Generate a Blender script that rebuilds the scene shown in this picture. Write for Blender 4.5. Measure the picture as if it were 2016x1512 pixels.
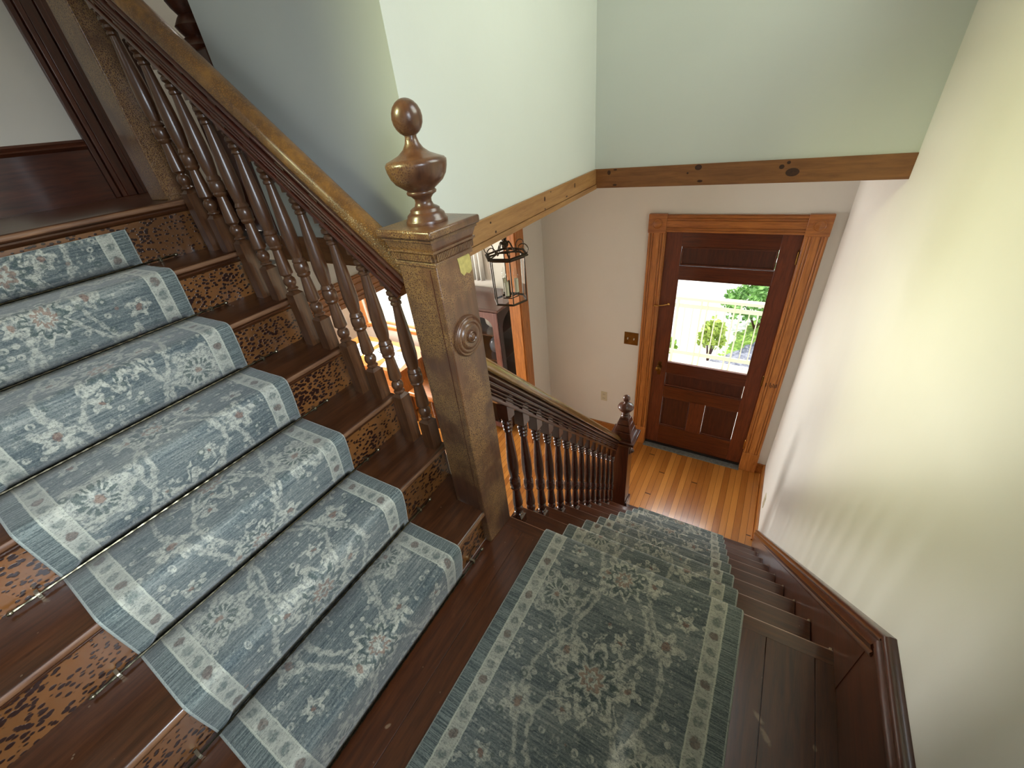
import bpy, bmesh, math, random
from mathutils import Vector, Matrix
random.seed(7)
for o in list(bpy.data.objects): bpy.data.objects.remove(o)
sc = bpy.context.scene
COL = sc.collection
PI = math.pi

# ------------------------------------------------------------------ camera
CAM = dict(loc=(0.8846, -0.9432, 1.4856), yaw=35.4745, pitch=-33.341, roll=-7.6417, f=810.408, px=986.298, py=764.867)
_y, _p, _r = [math.radians(CAM[k]) for k in ('yaw', 'pitch', 'roll')]
_fw = Vector((-math.sin(_y)*math.cos(_p), math.cos(_y)*math.cos(_p), math.sin(_p)))
_rt = Vector((math.cos(_y), math.sin(_y), 0)); _up = _rt.cross(_fw)
_R = math.cos(_r)*_rt + math.sin(_r)*_up; _U = -math.sin(_r)*_rt + math.cos(_r)*_up
cd = bpy.data.cameras.new('camera'); cam = bpy.data.objects.new('camera', cd); COL.objects.link(cam)
M = Matrix((( _R.x, _U.x, -_fw.x, CAM['loc'][0]), (_R.y, _U.y, -_fw.y, CAM['loc'][1]), (_R.z, _U.z, -_fw.z, CAM['loc'][2]), (0, 0, 0, 1)))
cam.matrix_world = M
cd.sensor_width = 36; cd.lens = CAM['f']/2016*36
cd.shift_x = (1008-CAM['px'])/2016; cd.shift_y = (CAM['py']-756)/2016
cd.clip_start = 0.02; cd.clip_end = 200
sc.camera = cam

# ------------------------------------------------------------------ world, sun, daylight, added fill
sc.view_settings.view_transform = 'Standard'; sc.view_settings.look = 'None'
sc.view_settings.gamma = 1; sc.view_settings.use_curve_mapping = False
sc.view_settings.exposure = 0.35
w = bpy.data.worlds.new('world'); sc.world = w; w.use_nodes = True
bg = w.node_tree.nodes['Background']; bg.inputs[0].default_value = (0.85, 0.93, 1.0, 1); bg.inputs[1].default_value = 1.7
sd = bpy.data.lights.new('sun', 'SUN'); sd.energy = 4.5; sd.angle = 0.02; sd.color = (1, 0.96, 0.86)
so = bpy.data.objects.new('sun', sd); COL.objects.link(so); so.rotation_euler = (math.radians(35), 0, math.radians(160))

def area(name, loc, target, sx, sy, power, color, spread=180):
    d = bpy.data.lights.new(name, 'AREA'); d.shape = 'RECTANGLE'; d.size = sx; d.size_y = sy
    d.energy = power; d.color = color; d.spread = math.radians(spread)
    o = bpy.data.objects.new(name, d); COL.objects.link(o); o.location = loc
    o.rotation_euler = (Vector(target)-Vector(loc)).to_track_quat('-Z', 'Y').to_euler()
    return o
# daylight through the landing window in the right wall, beside the camera: sky from above, sunlit leaves from below
area('window_sky_light', (1.52, 0.70, 2.55), (-0.6, -0.3, 0.7), 1.1, 1.1, 13, (0.90, 0.94, 1.0), 150)
area('window_leaf_light', (1.52, 0.70, 2.35), (-0.1, 0.75, 2.5), 1.1, 1.1, 9, (0.95, 1.0, 0.40), 160)
# fill beside the camera, added to brighten the upper runner
area('landing_fill', (1.52, -1.02, 1.55), (-0.6, -0.85, 0.45), 0.7, 1.0, 15, (0.78, 0.88, 1.0), 80)
# daylight through the stair window in the wall behind the upper flight, falling on the right wall
area('stair_window_light', (-0.95, -1.60, 2.60), (1.33, 0.62, 0.80), 0.5, 0.7, 6, (0.96, 1.0, 0.50), 38)
# daylight through the front door glass and the side room window, then added fill
area('door_glass_light', (0.575, 3.75, 0.45), (0.45, 0.8, -1.0), 1.2, 0.9, 40, (0.88, 0.93, 1.0), 170)
area('side_window_light', (-3.6, 4.0, 0.9), (-2.2, 0.9, -1.6), 1.6, 1.4, 230, (1.0, 0.96, 0.90), 150)
area('side_room_fill', (-5.6, 1.5, -0.25), (0.5, 2.0, -0.9), 1.2, 1.3, 140, (1.0, 0.97, 0.95), 130)  # added with its window to brighten the lower hall
area('upper_hall_fill', (-1.9, 1.9, 3.2), (-2.0, 0.4, 1.4), 0.9, 0.9, 14, (1.0, 0.95, 0.86), 160)  # added to lift the beige wall

# ------------------------------------------------------------------ node helpers
class X:
    """tiny expression wrapper over shader math nodes"""
    def __init__(s, nt, sock): s.nt, s.s = nt, sock
    def _op(s, op, *a):
        n = s.nt.nodes.new('ShaderNodeMath'); n.operation = op
        for i, v in enumerate((s,)+a):
            if isinstance(v, X): s.nt.links.new(v.s, n.inputs[i])
            else: n.inputs[i].default_value = v
        return X(s.nt, n.outputs[0])
    def __add__(s, o): return s._op('ADD', o)
    __radd__ = __add__
    def __sub__(s, o): return s._op('SUBTRACT', o)
    def __rsub__(s, o): return (s*-1)+o
    def __mul__(s, o): return s._op('MULTIPLY', o)
    __rmul__ = __mul__
    def __truediv__(s, o): return s._op('DIVIDE', o)
    def lt(s, o): return s._op('LESS_THAN', o)
    def gt(s, o): return s._op('GREATER_THAN', o)
    def abs(s): return s._op('ABSOLUTE')
    def sin(s): return s._op('SINE')
    def cos(s): return s._op('COSINE')
    def sqrt(s): return s._op('SQRT')
    def frac(s): return s._op('FRACT')
    def floor(s): return s._op('FLOOR')
    def mod(s, o): return s._op('FLOORED_MODULO', o)
    def atan2(s, o): return s._op('ARCTAN2', o)
    def mn(s, o): return s._op('MINIMUM', o)
    def mx(s, o): return s._op('MAXIMUM', o)
    def pw(s, o): return s._op('POWER', o)
    def step(s, a, b):   # smooth ramp from a to b -> 0..1
        n = s.nt.nodes.new('ShaderNodeMapRange'); n.interpolation_type = 'SMOOTHSTEP'
        s.nt.links.new(s.s, n.inputs[0]); n.inputs[1].default_value = a; n.inputs[2].default_value = b
        return X(s.nt, n.outputs[0])

def new_mat(name, rough=0.5, coat=0.0, spec=0.5):
    m = bpy.data.materials.new(name); m.use_nodes = True
    b = m.node_tree.nodes['Principled BSDF']; b.inputs['Roughness'].default_value = rough
    b.inputs['Coat Weight'].default_value = coat; b.inputs['Coat Roughness'].default_value = 0.15
    b.inputs['Specular IOR Level'].default_value = spec
    return m, m.node_tree, b
def coords(nt, kind='Object', scale=(1, 1, 1), rot=(0, 0, 0)):
    tc = nt.nodes.new('ShaderNodeTexCoord'); mp = nt.nodes.new('ShaderNodeMapping')
    mp.inputs['Scale'].default_value = scale; mp.inputs['Rotation'].default_value = rot
    nt.links.new(tc.outputs[kind], mp.inputs[0]); return mp.outputs[0]
def noise(nt, vec, scale, detail=3, rough=0.5, dist=0.0, out=0):
    n = nt.nodes.new('ShaderNodeTexNoise'); n.inputs['Scale'].default_value = scale
    n.inputs['Detail'].default_value = detail; n.inputs['Roughness'].default_value = rough; n.inputs['Distortion'].default_value = dist
    if vec is not None: nt.links.new(vec, n.inputs['Vector'])
    return X(nt, n.outputs[out])
def voro(nt, vec, scale, feature='F1', out='Distance', rnd=1.0):
    n = nt.nodes.new('ShaderNodeTexVoronoi'); n.feature = feature; n.inputs['Scale'].default_value = scale
    n.inputs['Randomness'].default_value = rnd
    if vec is not None: nt.links.new(vec, n.inputs['Vector'])
    return X(nt, n.outputs[out])
def ramp(nt, fac, stops, interp='LINEAR'):
    n = nt.nodes.new('ShaderNodeValToRGB'); n.color_ramp.interpolation = interp
    e = n.color_ramp.elements
    while len(e) > 1: e.remove(e[-1])
    e[0].position = stops[0][0]; e[0].color = (*stops[0][1], 1)
    for p, c in stops[1:]:
        k = e.new(p); k.color = (*c, 1)
    nt.links.new(fac.s, n.inputs[0]); return n.outputs[0]
def mix(nt, fac, a, b):
    n = nt.nodes.new('ShaderNodeMix'); n.data_type = 'RGBA'
    if isinstance(fac, X): nt.links.new(fac.s, n.inputs[0])
    else: n.inputs[0].default_value = fac
    for v, i in ((a, 6), (b, 7)):
        if isinstance(v, tuple): n.inputs[i].default_value = (*v[:3], 1)
        else: nt.links.new(v, n.inputs[i])
    return n.outputs[2]
def bump(nt, b, h, strength=0.3, dist=0.002):
    n = nt.nodes.new('ShaderNodeBump'); n.inputs['Strength'].default_value = strength; n.inputs['Distance'].default_value = dist
    nt.links.new(h.s, n.inputs['Height']); nt.links.new(n.outputs[0], b.inputs['Normal'])
def xyz(nt, vec):
    n = nt.nodes.new('ShaderNodeSeparateXYZ'); nt.links.new(vec, n.inputs[0])
    return X(nt, n.outputs[0]), X(nt, n.outputs[1]), X(nt, n.outputs[2])
def srgb(h):
    h = h.lstrip('#'); c = [int(h[i:i+2], 16)/255 for i in (0, 2, 4)]
    return tuple((v/12.92 if v <= 0.04045 else ((v+0.055)/1.055)**2.4) for v in c)

GR = {'X': (1.2, 14, 14), 'Y': (14, 1.2, 14), 'Z': (14, 14, 1.2)}
def wood(name, dark, light, axis='X', rough=0.35, coat=0.3, scale=1.0, scuff=0.0, bumps=0.15, rot=None):
    m, nt, b = new_mat(name, rough, coat)
    v = coords(nt, scale=tuple(s*scale for s in GR[axis]))
    if rot:      # grain runs along a sloping member: turn first, stretch second
        mp = nt.nodes.new('ShaderNodeMapping'); mp.inputs['Scale'].default_value = GR[axis]
        nt.links.new(coords(nt, rot=tuple(math.radians(a) for a in rot)), mp.inputs[0]); v = mp.outputs[0]
    n1 = noise(nt, v, 4.0, 5, 0.6, 0.6); n2 = noise(nt, v, 18.0, 3, 0.6)
    f = (n1*0.75 + n2*0.25)
    c = ramp(nt, f, [(0.3, srgb(dark)), (0.68, srgb(light))])
    if scuff:
        s = noise(nt, coords(nt), 6.0, 6, 0.7); k = s.step(0.62, 0.75)*scuff
        c = mix(nt, k, c, tuple(min(1, x*1.9+0.02) for x in srgb(light)))
        s2 = voro(nt, coords(nt), 22.0); k2 = s2.lt(0.055)*scuff
        c = mix(nt, k2, c, (0.35, 0.25, 0.16))
    nt.links.new(c, b.inputs['Base Color'])
    bump(nt, b, f, bumps, 0.001)
    return m
def crackle(name, base, dark, light, scale=140.0, amount=0.75, rough=0.33, coat=0.35):
    """old shrunken varnish: golden brown with a fine dark and pale craze that comes and goes"""
    m, nt, b = new_mat(name, rough, coat)
    v = coords(nt)
    warp = noise(nt, v, 60, 3, 0.6)
    vz = nt.nodes.new('ShaderNodeVectorMath'); vz.operation = 'ADD'; nt.links.new(v, vz.inputs[0])
    sc_ = nt.nodes.new('ShaderNodeVectorMath'); sc_.operation = 'SCALE'; sc_.inputs[3].default_value = 0.01
    nn = nt.nodes.new('ShaderNodeTexNoise'); nn.inputs['Scale'].default_value = 70; nt.links.new(v, nn.inputs['Vector'])
    nt.links.new(nn.outputs['Color'], sc_.inputs[0]); nt.links.new(sc_.outputs[0], vz.inputs[1])
    d = voro(nt, vz.outputs[0], scale, 'DISTANCE_TO_EDGE')
    line = 1 - d.step(0.05, 0.22)
    where = noise(nt, v, 5.0, 3, 0.6).step(0.40, 0.60)*amount
    grain = noise(nt, coords(nt, scale=GR['Z']), 4, 4, 0.6)
    big = noise(nt, v, 3.0, 2)
    c = ramp(nt, grain*0.5+big*0.5, [(0.35, srgb(dark)), (0.62, srgb(base))])
    c = mix(nt, where*line, c, srgb(light))
    sp = noise(nt, v, 260, 2, 0.5).step(0.56, 0.66)
    c = mix(nt, sp*0.45*(where+0.25), c, srgb(dark))
    nt.links.new(c, b.inputs['Base Color'])
    bump(nt, b, line*where + warp*0.3, 0.5, 0.0015)
    return m
def leopard(name, base, spot, scale=105.0):
    """riser varnish shrunk into dark islands on gold"""
    m, nt, b = new_mat(name, 0.32, 0.4)
    v = coords(nt, scale=(1, 0.75, 1.15))
    nn = nt.nodes.new('ShaderNodeTexNoise'); nn.inputs['Scale'].default_value = 45; nt.links.new(v, nn.inputs['Vector'])
    sc_ = nt.nodes.new('ShaderNodeVectorMath'); sc_.operation = 'SCALE'; sc_.inputs[3].default_value = 0.005
    nt.links.new(nn.outputs['Color'], sc_.inputs[0])
    vz = nt.nodes.new('ShaderNodeVectorMath'); vz.operation = 'ADD'; nt.links.new(v, vz.inputs[0]); nt.links.new(sc_.outputs[0], vz.inputs[1])
    d = voro(nt, vz.outputs[0], scale)
    size = noise(nt, v, 9.0, 3, 0.6)
    k = (d + (size-0.5)*-0.8).step(0.36, 0.47)
    k = 1 - k
    big = noise(nt, v, 4.0, 3)
    c = ramp(nt, big, [(0.35, tuple(x*0.6 for x in srgb(base))), (0.6, srgb(base))])
    c = mix(nt, k, c, srgb(spot))
    nt.links.new(c, b.inputs['Base Color']); bump(nt, b, k, 0.5, 0.0015)
    return m
def plain(name, col, rough=0.5, metal=0.0, coat=0.0, var=0.0, vs=20):
    m, nt, b = new_mat(name, rough, coat); b.inputs['Metallic'].default_value = metal
    c = srgb(col) if isinstance(col, str) else col
    n = noise(nt, coords(nt), vs, 3)
    cc = ramp(nt, n, [(0.3, tuple(x*(1-var) for x in c)), (0.7, tuple(min(1, x*(1+var)) for x in c))])
    nt.links.new(cc, b.inputs['Base Color']); return m
def plaster(name, col, amp=0.25):
    m, nt, b = new_mat(name, 0.55, 0.0, 0.35)
    v = coords(nt)
    n = noise(nt, v, 2.5, 4, 0.55); n2 = noise(nt, coords(nt, scale=(1, 1, 0.3)), 3.0, 2)
    c = srgb(col)
    cc = ramp(nt, n, [(0.3, tuple(x*0.97 for x in c)), (0.7, c)])
    nt.links.new(cc, b.inputs['Base Color']); bump(nt, b, n*0.6+n2*0.6+noise(nt, v, 90, 2)*0.03, amp, 0.02)
    return m
def glass_mat(name):
    m = bpy.data.materials.new(name); m.use_nodes = True; nt = m.node_tree
    for n in list(nt.nodes): nt.nodes.remove(n)
    out = nt.nodes.new('ShaderNodeOutputMaterial'); t = nt.nodes.new('ShaderNodeBsdfTransparent'); g = nt.nodes.new('ShaderNodeBsdfGlossy')
    g.inputs['Roughness'].default_value = 0.02; lw = nt.nodes.new('ShaderNodeLayerWeight'); fr = ((X(nt, lw.outputs['Facing'])).pw(4.0)*0.6+0.03).s.node
    mx = nt.nodes.new('ShaderNodeMixShader'); t.inputs[0].default_value = (0.95, 0.96, 0.95, 1)
    nt.links.new(fr.outputs[0], mx.inputs[0]); nt.links.new(t.outputs[0], mx.inputs[1]); nt.links.new(g.outputs[0], mx.inputs[2]); nt.links.new(mx.outputs[0], out.inputs[0])
    return m

def floor_mat(name, c1, c2, width=0.057, length=1.6, axis='Y', gap=0.012, rough=0.28):
    m, nt, b = new_mat(name, rough, 0.35)
    x, y, z = xyz(nt, coords(nt))
    a, l = (x, y) if axis == 'Y' else (y, x)
    row = (a/width).floor(); fr = (a/width).frac()
    rn = ((row*12.9898).sin()*43758.5453).frac()
    ll = l/length + rn*7.3
    seg = ll.floor(); fl = ll.frac()
    r2 = ((row*3.17+seg*78.233).sin()*43758.5453).frac()
    g = noise(nt, coords(nt, scale=GR[axis]), 5, 5, 0.65, 0.4)
    c = ramp(nt, r2*0.6+g*0.4, [(0.1, srgb(c1)), (0.9, srgb(c2))])
    edge = ((fr-0.5).abs()).gt(0.5-gap*2).mx((fl-0.5).abs().gt(0.4985))
    c = mix(nt, edge, c, tuple(v*0.22 for v in srgb(c1)))
    nt.links.new(c, b.inputs['Base Color']); bump(nt, b, g*0.3-edge, 0.3, 0.001)
    return m

def carpet_mat(name, W, phase=0.0):
    m, nt, b = new_mat(name, 0.95, 0.0, 0.1)
    tc = nt.nodes.new('ShaderNodeTexCoord'); uv = tc.outputs['UV']
    def uvs(sx, sy, off=0.0):
        mp = nt.nodes.new('ShaderNodeMapping'); mp.inputs['Scale'].default_value = (sx, sy, 1); mp.inputs['Location'].default_value = (off, off, 0)
        nt.links.new(uv, mp.inputs[0]); return mp.outputs[0]
    wn = nt.nodes.new('ShaderNodeTexNoise'); wn.inputs['Scale'].default_value = 38; wn.inputs['Detail'].default_value = 3
    nt.links.new(uv, wn.inputs['Vector'])
    wx, wy, _ = xyz(nt, wn.outputs['Color'])
    u0, v0, _ = xyz(nt, uv)
    u = u0 + (wx-0.5)*0.030; v = v0 + (wy-0.5)*0.030 + phase
    P = 0.72
    def rosette(cu, cv, R, petals, per=P, amp=0.22):
        du = u-cu; dv = (v-cv+per/2).mod(per)-per/2
        r = (du*du+dv*dv).sqrt(); th = dv.atan2(du)
        rr = r/((th*petals).cos()*amp+1)
        return rr, r, th
    # large centre medallions, two per repeat
    r1, q1, t1 = rosette(W/2, 0.0, 0.1, 8)
    r2, q2, t2 = rosette(W/2-0.01, P/2, 0.07, 10)
    ring = lambda r, a, w_: 1-((r-a).abs()).step(w_*0.6, w_)
    cream = ring(r1, 0.085, 0.016).mx(1-r1.step(0.040, 0.048)).mx(ring(r2, 0.062, 0.014)).mx(1-r2.step(0.030, 0.038))
    cream = cream.mx(ring(r1, 0.115, 0.008)*((t1*8).sin().gt(0.1)))
    red = ring(r1, 0.026, 0.008).mx(1-r1.step(0.006, 0.010)).mx(ring(r2, 0.020, 0.006))
    dk = ring(r1, 0.060, 0.012)*((t1*16).sin().gt(0.0)); dk = dk.mx(ring(r2, 0.048, 0.008))
    # side palmettes, staggered left and right: a broad cream blot with a dark fan inside
    for cu, cv in ((0.165, 0.20), (W-0.165, 0.56)):
        rr, q, th = rosette(cu, cv, 0.1, 6, amp=0.18)
        cream = cream.mx((1-rr.step(0.078, 0.088))*0.9)
        dk = dk.mx(ring(q, 0.036, 0.014)*((th*14).sin().gt(-0.1)))
        red = red.mx(1-q.step(0.008, 0.013))
    for cu, cv, R in ((0.20, 0.56, .045), (W-0.20, 0.20, .045), (0.30, 0.36, .03), (W-0.28, 0.38, .034), (0.27, 0.04, .036), (W-0.27, 0.02, .032), (0.17, 0.40, .026), (W-.16, 0.30, .03), (.33, .60, .026), (W-.33, .14, .026)):
        rr, q, th = rosette(cu, cv, R, 5, amp=0.3)
        cream = cream.mx(ring(rr, R*0.66, R*0.40)); red = red.mx(1-q.step(R*0.22, R*0.34))
    # scrolling vines
    vv = v*(2*PI/P)
    for k, (a, off, ph) in enumerate(((0.12, 0.0, 0.0), (-0.12, 0.0, 0.0), (0.055, 0.13, 1.1), (-0.055, -0.13, 2.3))):
        d = (u-(W/2+off)-((vv+ph).sin())*a).abs()
        cream = cream.mx((1-d.step(0.005, 0.011))*0.85)
    # all-over small flowers
    vo = voro(nt, uvs(24, 24), 1.0); cream = cream.mx(ring(vo, 0.17, 0.10)*0.9)
    vo3 = voro(nt, uvs(15, 15, 8.1), 1.0); dk = dk.mx(ring(vo3, 0.14, 0.06)*0.8); cream = cream.mx((1-vo3.step(0.05, 0.10))*0.9)
    vo2 = voro(nt, uvs(46, 46, 3.3), 1.0); cream = cream.mx((1-vo2.step(0.16, 0.26))*0.5)
    red = red.mx((1-voro(nt, uvs(9, 9, 1.7), 1.0).step(0.05, 0.07))*0.8)
    # wear: cream comes and goes; ragged edge
    wear = noise(nt, uv, 60, 4, 0.75); cream = cream*wear.step(0.33, 0.60)
    wash = noise(nt, uv, 3.2, 4, 0.6); cream = cream.mx(noise(nt, uv, 30, 6, 0.85).step(0.55, 0.66)*wash.step(0.40, 0.60)*0.9)
    # abrash streaks across the width
    st = noise(nt, uvs(9, 130), 1.0, 4, 0.7); st2 = noise(nt, uvs(2.0, 9), 1.0, 3, 0.6)
    field = ramp(nt, st*0.62+st2*0.38, [(0.34, srgb('#374145')), (0.46, srgb('#565f61')), (0.56, srgb('#767b78')), (0.68, srgb('#9b9c94'))])
    crm = ramp(nt, st*0.5+wash*0.5, [(0.3, srgb('#a09f92')), (0.7, srgb('#cac7b8'))])
    c = mix(nt, cream*0.9, field, crm)
    stroke = noise(nt, uvs(38, 190, 5.1), 1.0, 3, 0.8).step(0.56, 0.66)*noise(nt, uvs(5, 7, 2.2), 1.0, 3, 0.6).step(0.40, 0.62)
    c = mix(nt, stroke*(1-cream*0.5)*0.85, c, srgb('#2f3d40'))
    c = mix(nt, dk*wear.step(0.3, 0.5)*0.85, c, srgb('#44514f'))
    c = mix(nt, red*wear.step(0.28, 0.5)*0.7, c, srgb('#7c5b4d'))
    # border measured from either edge
    e = u0.mn(W-u0); ej = e + (wx-0.5)*0.005
    bo = ej.lt(0.098)*ej.gt(0.052)
    bv = (v/0.052).frac()-0.5; bu = (ej-0.075)/0.052
    br = (bu*bu+bv*bv).sqrt(); alt = ((v/0.052).floor().mod(3)).lt(0.5)
    bc = mix(nt, (1-br.step(0.20, 0.34))*0.8*wear.step(0.3, 0.55), crm, srgb('#56635f'))
    bc = mix(nt, (1-br.step(0.22, 0.30))*alt*0.75, bc, srgb('#6f5348'))
    bc = mix(nt, wear.step(0.45, 0.62)*0.0+noise(nt, uvs(30, 60, 7.0), 1.0, 4, 0.8).step(0.5, 0.66)*0.6, bc, srgb('#6d7873'))
    c = mix(nt, bo*0.7, c, bc)
    lines = (1-((ej-0.052).abs()).step(0.0015, 0.0035)).mx(1-((ej-0.099).abs()).step(0.001, 0.003))
    tick = noise(nt, uvs(6, 260, 4.4), 1.0, 3, 0.8).step(0.40, 0.62)
    out = mix(nt, tick, srgb('#465051'), srgb('#7c8480'))
    c = mix(nt, ej.lt(0.050), c, out)
    c = mix(nt, lines*0.8, c, srgb('#b9b9a9'))
    c = mix(nt, e.lt(0.0065), c, srgb('#a4aaa2'))
    fine = noise(nt, uvs(420, 700), 1.0, 1)
    c = mix(nt, fine.step(0.45, 0.8)*0.14, c, srgb('#bcbdb2'))
    fine2 = noise(nt, uvs(150, 260, 9.0), 1.0, 2, 0.7); c = mix(nt, (1-fine2.step(0.34, 0.46))*0.5, c, srgb('#333c3c')); c = mix(nt, fine2.step(0.56, 0.68)*0.28, c, srgb('#b4b3a6'))
    nt.links.new(c, b.inputs['Base Color'])
    bump(nt, b, fine+cream*0.4, 0.35, 0.002)
    b.inputs['Sheen Weight'].default_value = 0.25; b.inputs['Sheen Roughness'].default_value = 0.5
    return m

# ------------------------------------------------------------------ materials
SPOTS = ((1.130, -0.262, 0.020, 0.009, 2.4), (1.150, -0.300, 0.026, 0.009, 2.2), (1.262, -0.268, 0.010, 0.006, 1.8), (0.205, -0.805, 0.012, 0.006, 1.0))
M_ = {}
M_['tread'] = wood('stair_wood_dark', '#2a1408', '#54301a', 'Y', 0.30, 0.45, scuff=0.35)
M_['treadx'] = wood('stair_wood_dark_lower', '#301609', '#5a2f17', 'X', 0.30, 0.45, scuff=0.25)
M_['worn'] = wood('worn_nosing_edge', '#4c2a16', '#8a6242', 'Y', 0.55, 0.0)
M_['nose_glint'] = wood('lower_nosing_painted_glint', '#7a4c34', '#b58a6c', 'X', 0.35, 0.4)  # pale colour paints in the door's highlight along the lower nosings
M_['landing'] = wood('landing_wood', '#34180a', '#5c3016', 'Y', 0.36, 0.25, scuff=0.3)
def scuffs(m, spots):
    nt = m.node_tree; b = nt.nodes['Principled BSDF']; old = b.inputs['Base Color'].links[0].from_socket
    x, y, z = xyz(nt, coords(nt)); n = noise(nt, coords(nt), 60, 4, 0.7); k = None
    for cx, cy, rx, ry, a in spots:
        ca, sa = math.cos(a), math.sin(a); dx, dy = x-cx, y-cy
        p = (dx*ca+dy*sa)/rx; q = (dy*ca-dx*sa)/ry
        e = (1-((p*p+q*q).sqrt()+(n-0.5)*1.2).step(0.4, 1.0)); k = e if k is None else k.mx(e)
    nt.links.new(mix(nt, k*0.45, old, srgb('#a98f74')), b.inputs['Base Color'])
scuffs(M_['landing'], SPOTS)
M_['riser'] = leopard('riser_alligator_varnish', '#784c25', '#26110a', 78)
M_['riserx'] = wood('lower_riser_wood', '#2c140a', '#4a2413', 'X', 0.35, 0.3)
M_['newel'] = crackle('newel_crackled_varnish', '#64402a', '#3c2218', '#a07a4a', 150, 0.65)
M_['rail'] = crackle('handrail_worn_varnish', '#93662f', '#5c3a1c', '#3a1d0c', 150, 0.6, 0.30, 0.4)
M_['mould'] = wood('rail_moulding_wood', '#38190f', '#5e3022', 'X', 0.3, 0.45, bumps=0.03, rot=(0, -39.7, 0))
M_['bal'] = wood('baluster_wood', '#351b0e', '#654126', 'Z', 0.32, 0.4)
M_['mouldlo'] = wood('lower_rail_moulding_wood', '#2c140b', '#4f291a', 'Y', 0.28, 0.5, bumps=0.03, rot=(44.8, 0, 0))
M_['raillo'] = wood('lower_handrail_wood', '#5a3a1c', '#94703c', 'Y', 0.25, 0.5, bumps=0.03, rot=(44.8, 0, 0))
M_['ballo'] = wood('lower_baluster_wood', '#2c1209', '#4f2413', 'Z', 0.25, 0.6)
M_['mah'] = wood('mahogany_wood', '#33160a', '#5a2c18', 'Z', 0.3, 0.5)
M_['maho'] = wood('mahogany_board', '#30140a', '#562a16', 'Y', 0.3, 0.5)
M_['oakz'] = wood('oak_casing_upright', '#935624', '#cf8642', 'Z', 0.38, 0.25, bumps=0.2)
M_['oakx'] = wood('oak_casing_across', '#864c20', '#bf7838', 'X', 0.38, 0.25)
M_['oaky'] = wood('oak_casing_along', '#86501f', '#b87638', 'Y', 0.38, 0.25)
M_['doorz'] = wood('door_stile_wood', '#4a200e', '#78391c', 'Z', 0.4, 0.2)
M_['doorx'] = wood('door_rail_wood', '#401b0b', '#683016', 'X', 0.3, 0.4)
M_['doorp'] = wood('door_panel_wood', '#34140a', '#552612', 'Z', 0.45, 0.15)
M_['pinex'] = wood('knotty_pine_across', '#6a4020', '#8c5c32', 'X', 0.5, 0.1)
M_['piney'] = wood('knotty_pine_along', '#80562f', '#a67c4c', 'Y', 0.5, 0.1)
M_['knot'] = plain('pine_knot', '#3a1c0c', 0.5, var=0.3, vs=90)
M_['wall'] = plaster('wall_paint_warm_white', '#e6e2da')
M_['wallup'] = plaster('wall_paint_pale_grey', '#cdd1cc')
M_['wallplain'] = plaster('wall_paint_cream', '#d6cfc2')
M_['ceil'] = plain('ceiling_paint', '#e2e2dc', 0.8)
M_['floor'] = floor_mat('maple_floor', '#93561f', '#c8873f', length=4.2)
M_['brass'] = plain('aged_brass', '#7a5a2c', 0.35, 1.0, var=0.2)
M_['brassb'] = plain('bright_brass', '#c79a55', 0.2, 1.0, var=0.1)
M_['iron'] = plain('dark_bronze', '#4c443a', 0.35, 0.9, var=0.2)
M_['rod'] = plain('dark_twisted_metal', '#4f4a3c', 0.28, 1.0, var=0.35, vs=300)
M_['rodb'] = plain('tarnished_metal', '#8c8470', 0.3, 1.0, var=0.2)
M_['pmould'] = wood('door_moulding_wood', '#401b0b', '#6a3318', 'X', 0.55, 0.0)
M_['glass'] = glass_mat('clear_glass')
M_['candle'] = plain('ivory_sleeve', '#ddd6bc', 0.5)
M_['ivory'] = plain('ivory_plastic', '#cfc7ac', 0.35)
M_['black'] = plain('black_slot', '#14110e', 0.5)
M_['white'] = plain('white_paint', '#e8e6dc', 0.5)
M_['thresh'] = plain('grey_weatherstrip', '#6b6c68', 0.5, 0.3, var=0.25, vs=50)
M_['cab'] = wood('cabinet_cherry', '#563430', '#7c524c', 'Z', 0.22, 0.6)
M_['cabd'] = wood('cabinet_dark', '#1d0a08', '#33130f', 'Z', 0.22, 0.6)
M_['cabt'] = wood('cabinet_top_wood', '#3a2018', '#573328', 'X', 0.3, 0.5)
M_['paper'] = plain('white_paper', '#eeeeea', 0.8)
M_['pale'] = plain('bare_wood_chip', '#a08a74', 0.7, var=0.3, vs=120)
M_['chip'] = plain('bare_chipped_patch', '#b5a662', 0.6, var=0.15, vs=90)

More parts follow.
